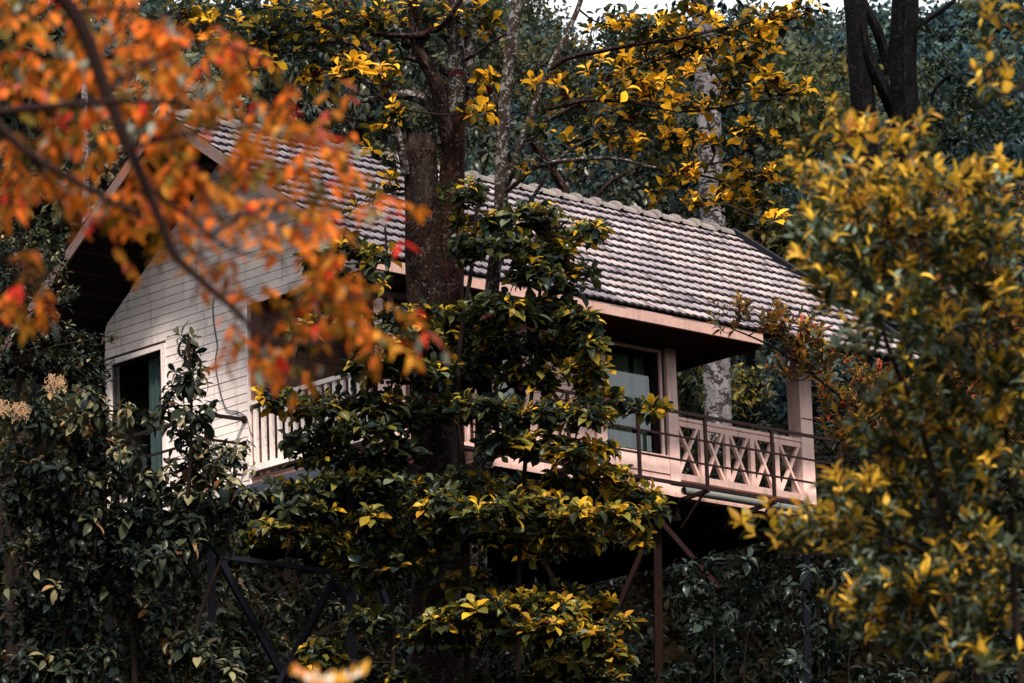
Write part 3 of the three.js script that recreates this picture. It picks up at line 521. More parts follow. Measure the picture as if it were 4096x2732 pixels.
// the slender lichened tree, its golden crown reaching to the right
reseed(2002);
{
  const D = 75.4, t = new Plant('slender_tree', 'slender grey lichen spotted tree with long boughs of golden leaves over the ridge', 'tree', D, root(1096, D));
  t.limb3([V3(0, -0.3, 0), t.p(1098, 1300), t.p(1108, 1010), t.p(1118, 800), t.p(1132, 640), t.p(1149, 500), t.p(1152, 340), t.p(1165, 170), t.p(1187, 0), t.p(1205, -200)], 0.15, 0.075, BARK.lichen, 'trunk', 14, 0.05);
  t.limb([[1158, 440], [1170, 406, -0.1], [1191, 344, -0.2], [1228, 241, -0.2], [1263, 155, -0.2], [1297, 86, -0.1], [1328, 17, 0], [1350, -60, 0]], 0.055, 0.035, BARK.lichen, 'branch', 9, 0.05);
  t.limb([[1260, 160, -0.2], [1300, 135, -0.3], [1366, 120, -0.5], [1470, 100, -0.6], [1560, 88, -0.6], [1680, 60, -0.4], [1800, 35, -0.2]], 0.04, 0.014, BARK.dark, 'branch');
  t.limb([[1160, 440], [1180, 425, -0.2], [1228, 385, -0.3], [1332, 366, -0.4], [1411, 364, -0.5], [1504, 386, -0.5], [1560, 392, -0.4], [1640, 410, -0.2], [1730, 430, 0]], 0.04, 0.014, BARK.lichen, 'branch');
  t.limb([[1150, 540, 0.1], [1180, 500, 0], [1211, 472, -0.2], [1242, 424, -0.3], [1273, 375, -0.3], [1330, 330, -0.3], [1420, 300, -0.2]], 0.035, 0.015, BARK.lichen, 'branch');
  t.limb([[1504, 386, -0.5], [1560, 390, -0.6], [1617, 380, -0.6], [1685, 362, -0.5], [1737, 327, -0.4], [1780, 305, -0.3]], 0.022, 0.01, BARK.dark, 'branch');
  t.limb([[1260, 250, -0.2], [1340, 232, -0.4], [1450, 235, -0.5], [1560, 255, -0.6], [1651, 248, -0.7], [1720, 234, -0.7], [1795, 224, -0.7], [1850, 205, -0.6]], 0.03, 0.009, BARK.dark, 'branch');
  t.limb([[1200, 320, -0.2], [1290, 260, 0.3], [1400, 200, 0.6], [1520, 150, 0.9], [1650, 120, 1.1], [1780, 150, 1.1]], 0.028, 0.009, BARK.dark, 'branch');
  const blobs = [[1265, 180, 55, 28, 0.75], [1330, 215, 55, 30, 0.5], [1390, 160, 80, 32, 0.75], [1420, 210, 80, 28, 0.7], [1500, 130, 85, 35, 0.75], [1490, 190, 70, 30, 0.8], [1600, 105, 90, 35, 0.7], [1690, 60, 90, 38, 0.75], [1800, 40, 70, 32, 0.85], [1860, 15, 35, 22, 0.9], [1780, 185, 75, 24, 1], [1835, 215, 38, 20, 1], [1690, 215, 80, 26, 1], [1590, 235, 80, 28, 0.85], [1480, 255, 75, 28, 0.75], [1370, 285, 55, 24, 0.6], [1330, 325, 60, 24, 0.55], [1440, 330, 60, 24, 0.6], [1540, 320, 70, 26, 0.7], [1630, 310, 70, 26, 0.85], [1730, 300, 70, 26, 1], [1790, 335, 35, 22, 0.9], [1770, 395, 50, 28, 0.9], [1690, 400, 65, 30, 0.8], [1590, 395, 60, 28, 0.75], [1510, 440, 40, 22, 0.7], [1650, 455, 50, 26, 0.85], [1740, 465, 45, 28, 0.9], [1790, 500, 30, 20, 0.9], [1590, 470, 40, 20, 0.8], [1400, 50, 60, 26, 0.6], [1480, 60, 70, 30, 0.6], [1570, 30, 80, 30, 0.65], [1720, 130, 70, 30, 0.6], [1640, 160, 70, 26, 0.7], [1340, 385, 40, 20, 0.6], [1240, 300, 35, 20, 0.45], [1210, 380, 30, 20, 0.4], [1750, 100, 60, 24, 0.75], [1550, 80, 70, 30, 0.5]];
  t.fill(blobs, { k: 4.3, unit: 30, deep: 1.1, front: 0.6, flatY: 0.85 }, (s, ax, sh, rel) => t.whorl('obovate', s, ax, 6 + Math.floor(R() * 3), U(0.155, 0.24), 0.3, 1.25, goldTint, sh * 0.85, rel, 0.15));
  t.finish(GOLD, { single: 300 });
}
const TIER = [[0.58, 0.33, 0.018], [0.3, 0.2, 0.016], [0.32, 0.16, 0.013], [0.13, 0.12, 0.02], [0.034, 0.038, 0.01], [0.014, 0.02, 0.009], [0.011, 0.022, 0.018], [0.13, 0.15, 0.09], [0.05, 0.007, 0.011]];  // yellow entries paint the light on tier tops and right sides, dark ones shade
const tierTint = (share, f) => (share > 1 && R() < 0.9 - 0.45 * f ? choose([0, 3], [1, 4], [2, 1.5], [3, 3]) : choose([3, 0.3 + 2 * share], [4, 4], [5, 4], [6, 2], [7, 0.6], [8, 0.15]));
// the tiered young tree in front of the trunks
reseed(2003);
{
  const D = 74.4, t = new Plant('tiered_tree', 'bushy green tree in flat leafy tiers with yellow tips in front of the trunks', 'tree', D, root(1060, D));
  t.limb3([V3(0, -0.2, 0), t.p(1070, 1400), t.p(1066, 1150), t.p(1058, 1000), t.p(1050, 900), t.p(1060, 760), t.p(1085, 600), t.p(1095, 470)], 0.075, 0.025, BARK.twig, 'trunk', 9, 0.05);
  t.limb3([V3(0.7, -0.2, 0.3), t.p(1190, 1400), t.p(1200, 1150), t.p(1215, 960), t.p(1232, 800), t.p(1242, 640), t.p(1262, 540)], 0.05, 0.02, BARK.twig, 'trunk', 8, 0.05);
  t.limb3([V3(-1.1, -0.2, 0.4), t.p(900, 1400), t.p(880, 1180), t.p(862, 1000), t.p(866, 860), t.p(890, 640), t.p(884, 520)], 0.045, 0.015, BARK.twig, 'trunk', 8, 0.05);
  const blobs = [[1065, 440, 55, 28, 0.3], [1110, 505, 80, 30, 0.4], [1220, 490, 80, 32, 0.4], [1310, 535, 80, 26, 0.5], [1360, 525, 40, 18, 0.55], [1250, 575, 90, 24, 0.35], [1085, 560, 60, 34, 0.3], [1180, 560, 50, 30, 0.3], [1320, 620, 55, 24, 0.4], [1230, 625, 70, 35, 0.4], [1300, 660, 50, 22, 0.35], [735, 595, 40, 30, 0.5], [800, 560, 45, 40, 0.35], [860, 585, 45, 34, 0.35], [760, 640, 50, 35, 0.3], [850, 650, 50, 35, 0.3], [700, 760, 70, 40, 0.25], [800, 730, 70, 40, 0.25],
    [1040, 720, 90, 36, 0.2], [1140, 710, 100, 40, 0.25], [1260, 700, 70, 36, 0.35], [1320, 730, 55, 36, 0.5], [1010, 790, 120, 42, 0.15], [1150, 790, 110, 45, 0.2], [1280, 790, 75, 45, 0.4], [1340, 780, 45, 40, 0.55], [950, 850, 110, 36, 0.15], [1090, 850, 110, 40, 0.2], [1230, 860, 90, 45, 0.35], [1340, 850, 45, 40, 0.8], [1352, 900, 26, 36, 0.9], [1340, 945, 75, 40, 0.55], [1250, 940, 80, 40, 0.35], [1440, 925, 55, 20, 0.5], [1515, 930, 30, 14, 0.6], [1405, 905, 25, 16, 0.9],
    [640, 912, 55, 18, 0.9, -0.6], [1355, 785, 34, 36, 0.7], [1362, 850, 28, 34, 0.85], [1350, 735, 36, 28, 0.5], [1370, 1030, 50, 24, 0.6], [900, 780, 80, 40, 0.15], [850, 840, 80, 40, 0.15], [930, 725, 60, 36, 0.2], [700, 935, 70, 22, 0.35], [780, 930, 70, 34, 0.2], [870, 920, 70, 40, 0.15], [760, 995, 80, 26, 0.2], [840, 985, 80, 34, 0.15], [930, 960, 70, 40, 0.12], [720, 1040, 70, 24, 0.2], [800, 1050, 90, 34, 0.2], [900, 1040, 80, 40, 0.15], [1000, 930, 90, 40, 0.15], [1120, 930, 90, 45, 0.15], [1150, 1010, 60, 40, 0.25], [1240, 1020, 80, 40, 0.35], [1330, 1040, 70, 36, 0.6], [1395, 1090, 60, 32, 0.8], [1460, 1130, 45, 24, 0.85], [1500, 1155, 28, 14, 0.9], [1310, 1095, 60, 30, 0.5]];
  const blobs2 = [[760, 1110, 80, 30, 0.25], [870, 1110, 90, 34, 0.25], [960, 1120, 90, 30, 0.35], [1070, 1105, 90, 30, 0.4], [1180, 1120, 80, 30, 0.4], [1000, 1160, 110, 28, 0.55, -0.5], [1120, 1172, 100, 30, 0.6, -0.9], [1230, 1155, 90, 28, 0.65, -0.4], [1340, 1178, 90, 28, 0.75, -0.8], [1430, 1180, 60, 26, 0.9, -0.6], [1500, 1165, 30, 14, 0.9], [1470, 1235, 25, 20, 0.8], [1060, 1220, 110, 30, 0.4], [1180, 1225, 110, 32, 0.45], [1300, 1225, 90, 28, 0.5], [1400, 1235, 45, 22, 0.6], [860, 1190, 90, 34, 0.3], [930, 1230, 80, 30, 0.35], [630, 1215, 70, 24, 0.7, -0.5], [720, 1232, 70, 26, 0.55, -0.3], [590, 1238, 50, 18, 0.7, -0.5], [700, 1165, 70, 26, 0.35], [650, 1120, 40, 20, 0.3], [690, 1010, 60, 24, 0.3], [780, 1260, 80, 28, 0.4], [880, 1290, 80, 30, 0.3], [820, 1320, 60, 24, 0.35], [1000, 1290, 70, 28, 0.2], [1250, 1265, 50, 24, 0.4],
    [1030, 1335, 60, 18, 0.55], [1100, 1330, 40, 18, 0.4], [1290, 1355, 60, 20, 0.45], [1010, 1425, 75, 26, 0.7, -0.9], [1110, 1400, 85, 26, 0.95, -1], [1200, 1382, 80, 24, 1, -1], [1290, 1395, 80, 26, 1, -1], [1370, 1385, 50, 28, 0.7], [1420, 1430, 35, 24, 0.75], [1140, 1450, 90, 30, 0.4], [1250, 1440, 90, 30, 0.8, -1.2], [1340, 1460, 80, 30, 0.85, -1.2], [1410, 1500, 55, 30, 0.85, -1], [1040, 1470, 60, 30, 0.35], [1300, 1520, 90, 30, 0.5], [1390, 1555, 60, 28, 0.6], [1270, 1560, 70, 24, 0.5], [740, 1490, 45, 26, 0.55], [720, 1530, 40, 24, 0.5], [930, 1550, 60, 24, 0.25], [850, 1420, 60, 30, 0.15], [960, 1460, 50, 30, 0.2], [1100, 1560, 30, 24, 0.5]];
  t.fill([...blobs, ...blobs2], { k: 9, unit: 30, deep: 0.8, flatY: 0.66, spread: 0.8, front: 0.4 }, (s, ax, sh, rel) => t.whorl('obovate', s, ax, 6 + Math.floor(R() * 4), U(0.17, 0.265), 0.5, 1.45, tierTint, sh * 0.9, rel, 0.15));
  t.finish(TIER, { single: 300, mat: { clearcoat: 0.32 } });
}
// the dark shrub on the left, long drooping leaves, and its tall shoot before the wall
const DUSK = [[0.17, 0.15, 0.075], [0.085, 0.088, 0.045], [0.036, 0.04, 0.021], [0.013, 0.018, 0.012], [0.007, 0.012, 0.01], [0.24, 0.14, 0.06], [0.09, 0.04, 0.01], [0.3, 0.06, 0.02]];  // pale entries paint warm sunlit leaves, the dark ones leaves in shade
const duskTint = (share) => (R() < 0.012 ? 6 : share > 1 ? choose([0, 3], [1, 3], [5, 0.8], [2, 2], [6, 0.3]) : choose([2, 2], [3, 4], [4, 4]));
reseed(2004);
{
  const D = 62, t = new Plant('large_leaved_shrub', 'tall dark green shrub with long drooping leaves in front of the boarded gable', 'shrub', D, root(300, D));
  t.limb3([V3(0, 0, 0), t.p(300, 1350), t.p(270, 1150), t.p(240, 960)], 0.06, 0.02, BARK.twig, 'stem', 8);
  t.limb3([V3(0.4, 0, 0.3), t.p(400, 1350), t.p(430, 1150), t.p(440, 950), t.p(432, 770)], 0.05, 0.015, BARK.twig, 'stem', 8);
  t.limb3([V3(-0.7, 0, 0), t.p(140, 1350), t.p(110, 1150), t.p(100, 960)], 0.05, 0.02, BARK.twig, 'stem', 8);
  t.limb3([V3(0.5, 0, 0), t.p(450, 1450), t.p(520, 1250), t.p(540, 1100)], 0.04, 0.015, BARK.twig, 'stem', 8);
  const blobs = [[431, 768, 22, 12, 0.3], [432, 800, 26, 22, 0.3], [436, 850, 42, 24, 0.35], [430, 895, 55, 26, 0.35], [470, 940, 28, 34, 0.3], [405, 945, 40, 30, 0.3], [440, 985, 50, 30, 0.35], [480, 1040, 60, 30, 0.35], [540, 1030, 40, 28, 0.3], [430, 1065, 70, 34, 0.35], [520, 1085, 70, 32, 0.5], [560, 1140, 40, 26, 0.6], [140, 905, 80, 34, 0.55], [70, 950, 60, 40, 0.45], [200, 925, 50, 30, 0.5], [275, 935, 30, 18, 0.5], [325, 955, 26, 16, 0.45], [230, 970, 60, 32, 0.5], [140, 980, 90, 40, 0.55], [60, 1030, 70, 40, 0.4], [190, 1040, 90, 40, 0.45], [290, 1035, 50, 28, 0.45], [350, 1090, 40, 26, 0.35], [110, 1090, 100, 40, 0.25], [240, 1100, 90, 40, 0.3], [340, 1130, 80, 40, 0.3], [440, 1140, 80, 36, 0.5], [520, 1170, 60, 30, 0.45]];
  const blobs2 = [[60, 1150, 80, 50, 0.12], [180, 1170, 100, 50, 0.12], [300, 1190, 90, 45, 0.15], [410, 1210, 90, 45, 0.2], [500, 1230, 50, 36, 0.3], [90, 1250, 100, 50, 0.12], [220, 1270, 110, 50, 0.12], [340, 1280, 90, 45, 0.15], [420, 1290, 60, 40, 0.2], [110, 1340, 110, 50, 0.15], [250, 1340, 80, 40, 0.4], [300, 1380, 70, 36, 0.45], [60, 1420, 80, 50, 0.15], [160, 1430, 90, 50, 0.15], [280, 1450, 80, 40, 0.3], [380, 1420, 60, 40, 0.2], [470, 1450, 50, 40, 0.6], [430, 1500, 80, 40, 0.3], [520, 1530, 60, 30, 0.35], [320, 1520, 100, 45, 0.15], [180, 1520, 100, 45, 0.15], [60, 1520, 80, 50, 0.12]];
  t.fill([...blobs, ...blobs2], { k: 7.4, unit: 34, spread: 0.7 }, (s, ax, sh, rel) => t.whorl('oval', s, ax, 7 + Math.floor(R() * 3), U(0.14, 0.23), 0.6, 1.7, duskTint, sh, rel, 0.45));
  t.finish(DUSK, { single: 300, mat: { transmission: 0.2 } });
  // pale flower panicles
  for (const [x, y, n] of [[127, 885, 44], [46, 948, 50], [4, 940, 24]]) {
    const gs = [];
    for (let i = 0; i < n; i++) { const b = t.p(x + U(-16, 16), y + U(-26, 6), -1.2 + U(-0.1, 0.1)), l = U(0.04, 0.1), q = V3(U(-0.05, 0.05), -l, U(-0.05, 0.05)); gs.push(tube([b, b.clone().addScaledVector(q, 0.5).add(V3(q.x, 0.02, q.z)), b.clone().add(q)], 0.0025, 0.002, 3, 4).toNonIndexed()); for (let k = 0; k < 6; k++) gs.push(new THREE.IcosahedronGeometry(U(0.005, 0.011), 0).translate(b.x + q.x * k / 5 + U(-0.012, 0.012), b.y + q.y * k / 5, b.z + q.z * k / 5)); }
    for (const g of gs) { g.deleteAttribute('uv'); } part('flower_panicle', mergeGeometries(gs), std({ color: col(0.36, 0.23, 0.13), roughness: 0.9 }), t.o);
  }
}
// small leaved climber hanging at the eaves
reseed(2005);
{
  const D = 70, t = new Plant('small_leaved_tree', 'dark tree of small oval leaves beside the overhanging eave of the gable', 'tree', D, root(40, D));
  t.limb3([V3(0, 0, 0), t.p(20, 1300), t.p(30, 1000), t.p(50, 820), t.p(60, 620), t.p(40, 420)], 0.09, 0.02, BARK.twig, 'trunk', 8);
  t.limb([[45, 850], [110, 800, -0.3], [180, 785, -0.4], [260, 770, -0.4]], 0.014, 0.005, BARK.twig); t.limb([[50, 730], [110, 690, -0.2], [160, 665, -0.3], [185, 655, -0.3]], 0.012, 0.005, BARK.twig);
  const blobs = [[60, 560, 60, 60, 0.35], [120, 600, 40, 50, 0.35], [40, 650, 60, 50, 0.3], [130, 680, 45, 26, 0.4], [170, 662, 25, 14, 0.5], [60, 740, 80, 50, 0.3], [140, 760, 60, 40, 0.35], [200, 785, 50, 26, 0.4], [250, 772, 25, 12, 0.5], [60, 820, 80, 50, 0.3], [160, 830, 70, 40, 0.3], [230, 840, 40, 30, 0.3], [30, 500, 50, 40, 0.4], [20, 880, 50, 50, 0.25], [200, 880, 60, 40, 0.25]];
  t.fill(blobs, { k: 2.6, unit: 16, limbR: 0.01, twig: 0.004 }, (s, ax, sh, rel) => t.whorl('small', s, ax, 7, U(0.09, 0.13), 0.6, 1.8, duskTint, sh, rel, 0.5));
  t.finish(DUSK, { single: 300, mat: { transmission: 0.2 } });
}
// right foreground: lance leaved golden shrub
const AMBER = [[0.8, 0.48, 0.055], [0.5, 0.3, 0.02], [0.38, 0.2, 0.025], [0.1, 0.085, 0.012], [0.036, 0.044, 0.013], [0.017, 0.026, 0.012], [0.16, 0.21, 0.155], [0.36, 0.14, 0.03]];  // bright entries paint lit tips, dark ones the shaded lower half
const amberTint = (share, f, rel) => (R() < (share > 1 ? 0.9 - 0.3 * f : 0.12) ? choose([0, 3], [1, 4], [2, 3], [7, 0.6]) : choose([3, 2], [4, 3.5], [5, 3.5], [6, 1.8]));
reseed(2006);
{
  const D = 25, t = new Plant('golden_shrub', 'near golden green shrub of narrow pointed leaves hiding the end of the veranda', 'shrub', D, root(2250, D));
  t.limb3([V3(0, -0.1, 0), t.p(2240, 1500), t.p(2180, 1250), t.p(2120, 1000), t.p(2040, 800), t.p(1985, 600), t.p(1960, 420), t.p(1950, 330)], 0.035, 0.006, BARK.twig, 'stem', 8);
  t.limb([[2400, 900, -0.4], [2300, 720, -0.4], [2200, 620, -0.4], [2120, 555, -0.4], [2040, 520, -0.3]], 0.012, 0.006, BARK.twig); t.limb([[2420, 1000, 0.2], [2300, 900, 0.1], [2200, 830, 0], [2100, 780, 0]], 0.012, 0.005, BARK.twig);
  t.limb3([V3(0.3, -0.1, 0), t.p(2330, 1400), t.p(2320, 1100), t.p(2290, 800), t.p(2270, 600)], 0.03, 0.008, BARK.twig, 'stem', 8); t.limb([[2190, 1300], [2060, 1240, 0], [1900, 1190, 0], [1760, 1180, 0]], 0.014, 0.004, BARK.twig); t.limb([[2210, 1420], [2100, 1400], [1990, 1410]], 0.012, 0.004, BARK.twig);
  const blobs = [[1925, 305, 40, 30, 1], [1975, 330, 55, 35, 1], [2060, 345, 55, 35, 1], [1880, 400, 50, 40, 1], [1960, 420, 70, 50, 0.8], [2050, 430, 70, 50, 0.8], [2130, 440, 60, 45, 0.75], [1885, 480, 40, 40, 0.85], [1940, 510, 75, 50, 0.65], [2040, 530, 80, 55, 0.6], [2140, 540, 70, 55, 0.6], [2220, 480, 60, 55, 0.65], [2300, 430, 55, 60, 0.6], [1885, 565, 35, 35, 0.7], [1920, 600, 70, 45, 0.45], [2030, 620, 80, 55, 0.45], [2140, 640, 80, 60, 0.45], [2250, 600, 75, 70, 0.5], [2330, 560, 50, 70, 0.5], [1900, 670, 35, 30, 0.5], [1960, 700, 70, 45, 0.35], [2050, 720, 80, 55, 0.3], [2170, 740, 85, 60, 0.3], [2290, 730, 80, 70, 0.35]];
  const blobs2 = [[1990, 800, 60, 45, 0.3], [2090, 830, 80, 55, 0.25], [2200, 850, 85, 60, 0.25], [2310, 860, 70, 65, 0.3], [2050, 930, 70, 50, 0.3], [2160, 950, 80, 55, 0.25], [2270, 970, 80, 60, 0.3], [2005, 1030, 40, 36, 0.6], [2060, 1030, 70, 45, 0.5], [2170, 1050, 85, 55, 0.3], [2290, 1080, 80, 60, 0.3], [1950, 1130, 40, 34, 0.85], [2000, 1120, 60, 45, 0.65], [2080, 1130, 80, 50, 0.4], [2200, 1160, 90, 60, 0.25], [2310, 1200, 60, 70, 0.25], [1765, 1222, 42, 22, 0.9], [1835, 1228, 50, 26, 0.7], [1905, 1215, 60, 40, 0.55], [1980, 1200, 70, 45, 0.4], [1790, 1262, 45, 26, 0.55], [1870, 1250, 70, 35, 0.4], [1990, 1260, 80, 40, 0.25], [2110, 1260, 90, 55, 0.2], [2240, 1290, 90, 60, 0.18], [2330, 1340, 50, 70, 0.18], [2060, 1350, 80, 50, 0.15], [2170, 1380, 90, 60, 0.15], [2290, 1430, 70, 60, 0.15], [1960, 1410, 50, 30, 0.4], [2050, 1430, 70, 45, 0.2], [2140, 1480, 80, 50, 0.15], [2010, 1480, 40, 25, 0.3], [2250, 1530, 80, 40, 0.15]];
  t.fill([...blobs, ...blobs2], { k: 4.1, unit: 30, spread: 1, flatY: 0.8, limbR: 0.005, twig: 0.0022, deep: 1.1 }, (s, ax, sh, rel) => t.shoot('lance', s, ax, U(0.07, 0.16), 7 + Math.floor(R() * 5), U(0.075, 0.115), 0.95, amberTint, sh > 0.55 ? sh : sh * 0.85, rel));
  t.finish(AMBER, { single: 300, mat: { transmission: 0.4, clearcoat: 0.35 } });
}
// a bough of the same kind reaching in from above on the right
reseed(2007);
{
  const D = 24, t = new Plant('golden_bough_tree', 'near tree whose yellow leaved bough hangs in the upper corner beside the dark forked trunks', 'tree', D, root(2620, D));
  t.limb3([V3(0, -0.1, 0), t.p(2620, 900), t.p(2580, 300), t.p(2480, 80), t.p(2380, 60), t.p(2300, 60)], 0.09, 0.006, BARK.twig, 'trunk', 8); t.limb([[2530, 160], [2440, 180], [2350, 205], [2280, 225]], 0.012, 0.004, BARK.twig);
  t.fill([[2290, 15, 50, 25, 0.6], [2335, 60, 40, 40, 0.5], [2310, 110, 45, 26, 0.5], [2290, 205, 45, 22, 0.7], [2320, 235, 40, 24, 0.6], [2260, 250, 22, 18, 0.7], [2270, 40, 30, 20, 0.55]], { k: 2.6, unit: 32, limbR: 0.005, twig: 0.0022 }, (s, ax, sh, rel) => t.shoot('lance', s, ax, U(0.1, 0.24), 9, U(0.07, 0.115), 0.95, amberTint, sh, rel));
  t.finish(AMBER, { single: 150 });
}
// left foreground: the orange tree
const FLAME = [[0.68, 0.15, 0.016], [0.54, 0.145, 0.012], [0.32, 0.11, 0.01], [0.12, 0.08, 0.008], [0.5, 0.03, 0.015], [0.6, 0.25, 0.025], [0.26, 0.29, 0.23], [0.52, 0.12, 0.07]];
const flameTint = (share) => (R() < (share >= 1 ? 0.1 * share : 0.02) ? 4 : choose([0, 4], [1, 5], [2, 5], [3, 4], [5, 1.6], [6, 1.1], [7, 1.1], [4, 0.15]));
reseed(2008);
{
  const D = 14, t = new Plant('orange_leaved_tree', 'near tree with dark curving branches and orange and red leaves across the gable', 'tree', D, root(-420, D));
  t.limb3([V3(0, -0.1, 0), t.p(-420, 1200), t.p(-380, 700), t.p(-260, 420), t.p(-120, 270, 0.1), t.p(0, 285), t.p(60, 352), t.p(150, 402), t.p(230, 448), t.p(330, 500)], 0.075, 0.006, BARK.orange, 'trunk', 10);
  t.limb3([t.p(-330, 560), t.p(-180, 120, 0.2), t.p(0, -120, 0.1), t.p(110, -40), t.p(170, 30), t.p(205, 100), t.p(235, 190), t.p(280, 300), t.p(330, 420), t.p(370, 510), t.p(400, 585), t.p(470, 650), t.p(540, 712), t.p(600, 768), t.p(680, 790), t.p(770, 785)], 0.036, 0.005, BARK.orange, 'branch', 8);
  t.limb([[-260, 420, 0.1], [-100, 275, -0.2], [0, 258, -0.2], [120, 245, -0.2], [250, 233, -0.2], [400, 236, -0.2], [490, 252, -0.2]], 0.02, 0.004, BARK.orange); t.limb([[440, 500, 0.15], [480, 540, 0.1], [540, 575, 0.1], [620, 588, 0.1], [710, 560, 0.1]], 0.006, 0.002, BARK.orange); t.limb([[330, 420, 0], [440, 500, 0.15]], 0.006, 0.005, BARK.orange);
  t.limb([[240, 210], [330, 150, 0.1], [430, 110, 0.2], [540, 110, 0.3], [640, 150, 0.3]], 0.007, 0.002, BARK.orange); t.limb([[300, 340], [420, 310, -0.2], [540, 290, -0.2], [650, 310, -0.2], [790, 340, -0.2]], 0.007, 0.002, BARK.orange); t.limb([[480, 540], [600, 480, 0.2], [720, 460, 0.2], [820, 500, 0.2]], 0.006, 0.002, BARK.orange); t.limb([[600, 768], [690, 700, 0.1], [790, 690, 0.1], [900, 710, 0.1]], 0.005, 0.002, BARK.orange); t.limb([[60, 352], [120, 430, 0.2], [150, 500, 0.2]], 0.006, 0.002, BARK.orange); t.limb([[170, 30], [280, 20, 0.1], [420, 40, 0.1]], 0.007, 0.002, BARK.orange); t.limb([[-60, 560, 0], [20, 600], [90, 640]], 0.006, 0.002, BARK.orange);
  const blobs = [[60, 50, 70, 45, 0.5], [160, 50, 70, 40, 0.2], [260, 40, 70, 40, 0.3], [350, 70, 70, 35, 0.3], [440, 90, 70, 35, 0.6], [80, 140, 80, 40, 0.6], [200, 150, 70, 40, 0.2], [310, 150, 70, 40, 0.2], [420, 160, 60, 40, 0.5], [510, 130, 50, 35, 0.5], [560, 200, 55, 35, 0.3], [640, 240, 65, 35, 0.2], [60, 240, 60, 40, 0.6], [160, 290, 70, 40, 0.3], [270, 290, 60, 40, 0.5], [380, 260, 70, 45, 0.2], [480, 260, 60, 40, 0.3], [560, 300, 60, 40, 0.8], [660, 320, 60, 40, 0.4], [730, 350, 50, 35, 0.4], [770, 280, 22, 16, 3], [765, 215, 24, 14, 2], [800, 340, 26, 26, 0.3], [40, 350, 50, 40, 0.6], [130, 370, 60, 40, 0.4], [250, 390, 60, 40, 0.4], [360, 370, 60, 40, 0.1], [450, 390, 60, 45, 0.2], [560, 400, 60, 40, 0.3], [660, 420, 60, 40, 0.4], [740, 430, 50, 40, 0.6]];
  const blobs2 = [[50, 440, 50, 40, 1], [150, 450, 50, 40, 0.5], [260, 480, 55, 50, 0.2], [350, 460, 55, 40, 0.1], [440, 470, 60, 45, 0.2], [540, 500, 60, 40, 0.3], [630, 510, 55, 40, 0.3], [700, 520, 45, 35, 0.6], [780, 500, 50, 35, 0.8], [850, 490, 35, 16, 0.6], [905, 475, 22, 12, 3], [800, 560, 30, 25, 1.5], [260, 560, 25, 45, 0], [350, 560, 30, 30, 0.1], [430, 580, 30, 24, 0.6], [465, 615, 18, 14, 4], [560, 590, 35, 26, 1.5], [500, 640, 18, 22, 0.5], [85, 620, 34, 26, 0], [75, 680, 24, 22, 0], [12, 700, 14, 20, 1], [480, 700, 22, 16, 1.5], [580, 690, 35, 30, 0.6], [720, 640, 50, 35, 0.3], [790, 640, 45, 35, 1], [720, 700, 50, 35, 0.3], [800, 700, 45, 35, 1], [870, 720, 45, 30, 0.6], [950, 715, 28, 14, 1.5], [620, 780, 40, 24, 0.5], [700, 780, 50, 26, 0.2], [780, 770, 50, 26, 0.3], [870, 780, 40, 22, 0.4], [930, 792, 22, 10, 2], [600, 850, 24, 16, 4], [740, 852, 26, 12, 4], [650, 830, 18, 18, 0.4], [540, 770, 24, 18, 0.5]];
  t.fill([...blobs, ...blobs2], { k: 2.7, unit: 36, rise: 34, limbR: 0.003, twig: 0.0013, deep: 1.3, off: 0.5, vary: 0.5 }, (s, ax, sh) => {
    const ang = U(0, 6.283), dir = V3(Math.cos(ang), U(-1.6, 0.15), Math.sin(ang)).normalize(), len = U(0.08, 0.16), n = sh >= 1.5 ? 2 : 4 + Math.floor(R() * 3), side = new THREE.Vector3().crossVectors(dir, Y).normalize();
    t.wood.push(tube([s, s.clone().addScaledVector(dir, len * 0.6).add(V3(0, -0.005, 0)), s.clone().addScaledVector(dir, len).add(V3(0, -0.025, 0))], 0.0013, 0.0008, 3, 4));
    const base = flameTint(sh);
    for (let i = 0; i < n; i++) for (const q of [-1, 1]) { const f = (i + 0.7) / n, b = s.clone().addScaledVector(dir, len * f).add(V3(0, -0.025 * f * f, 0)), d = dir.clone().multiplyScalar(0.55).addScaledVector(side, q).add(V3(0, U(-1.3, -0.1), 0)).normalize(); t.leaf('lance', b, d, Y.clone().add(rnd3().multiplyScalar(0.6)), U(0.034, 0.07), R() < 0.4 ? base : flameTint(sh)); }
  });
  t.finish(FLAME, { single: 300, woodMat: BARK.orange, mat: { transmission: 0.45, clearcoat: 0.12, clearcoatRoughness: 0.5 } });
}
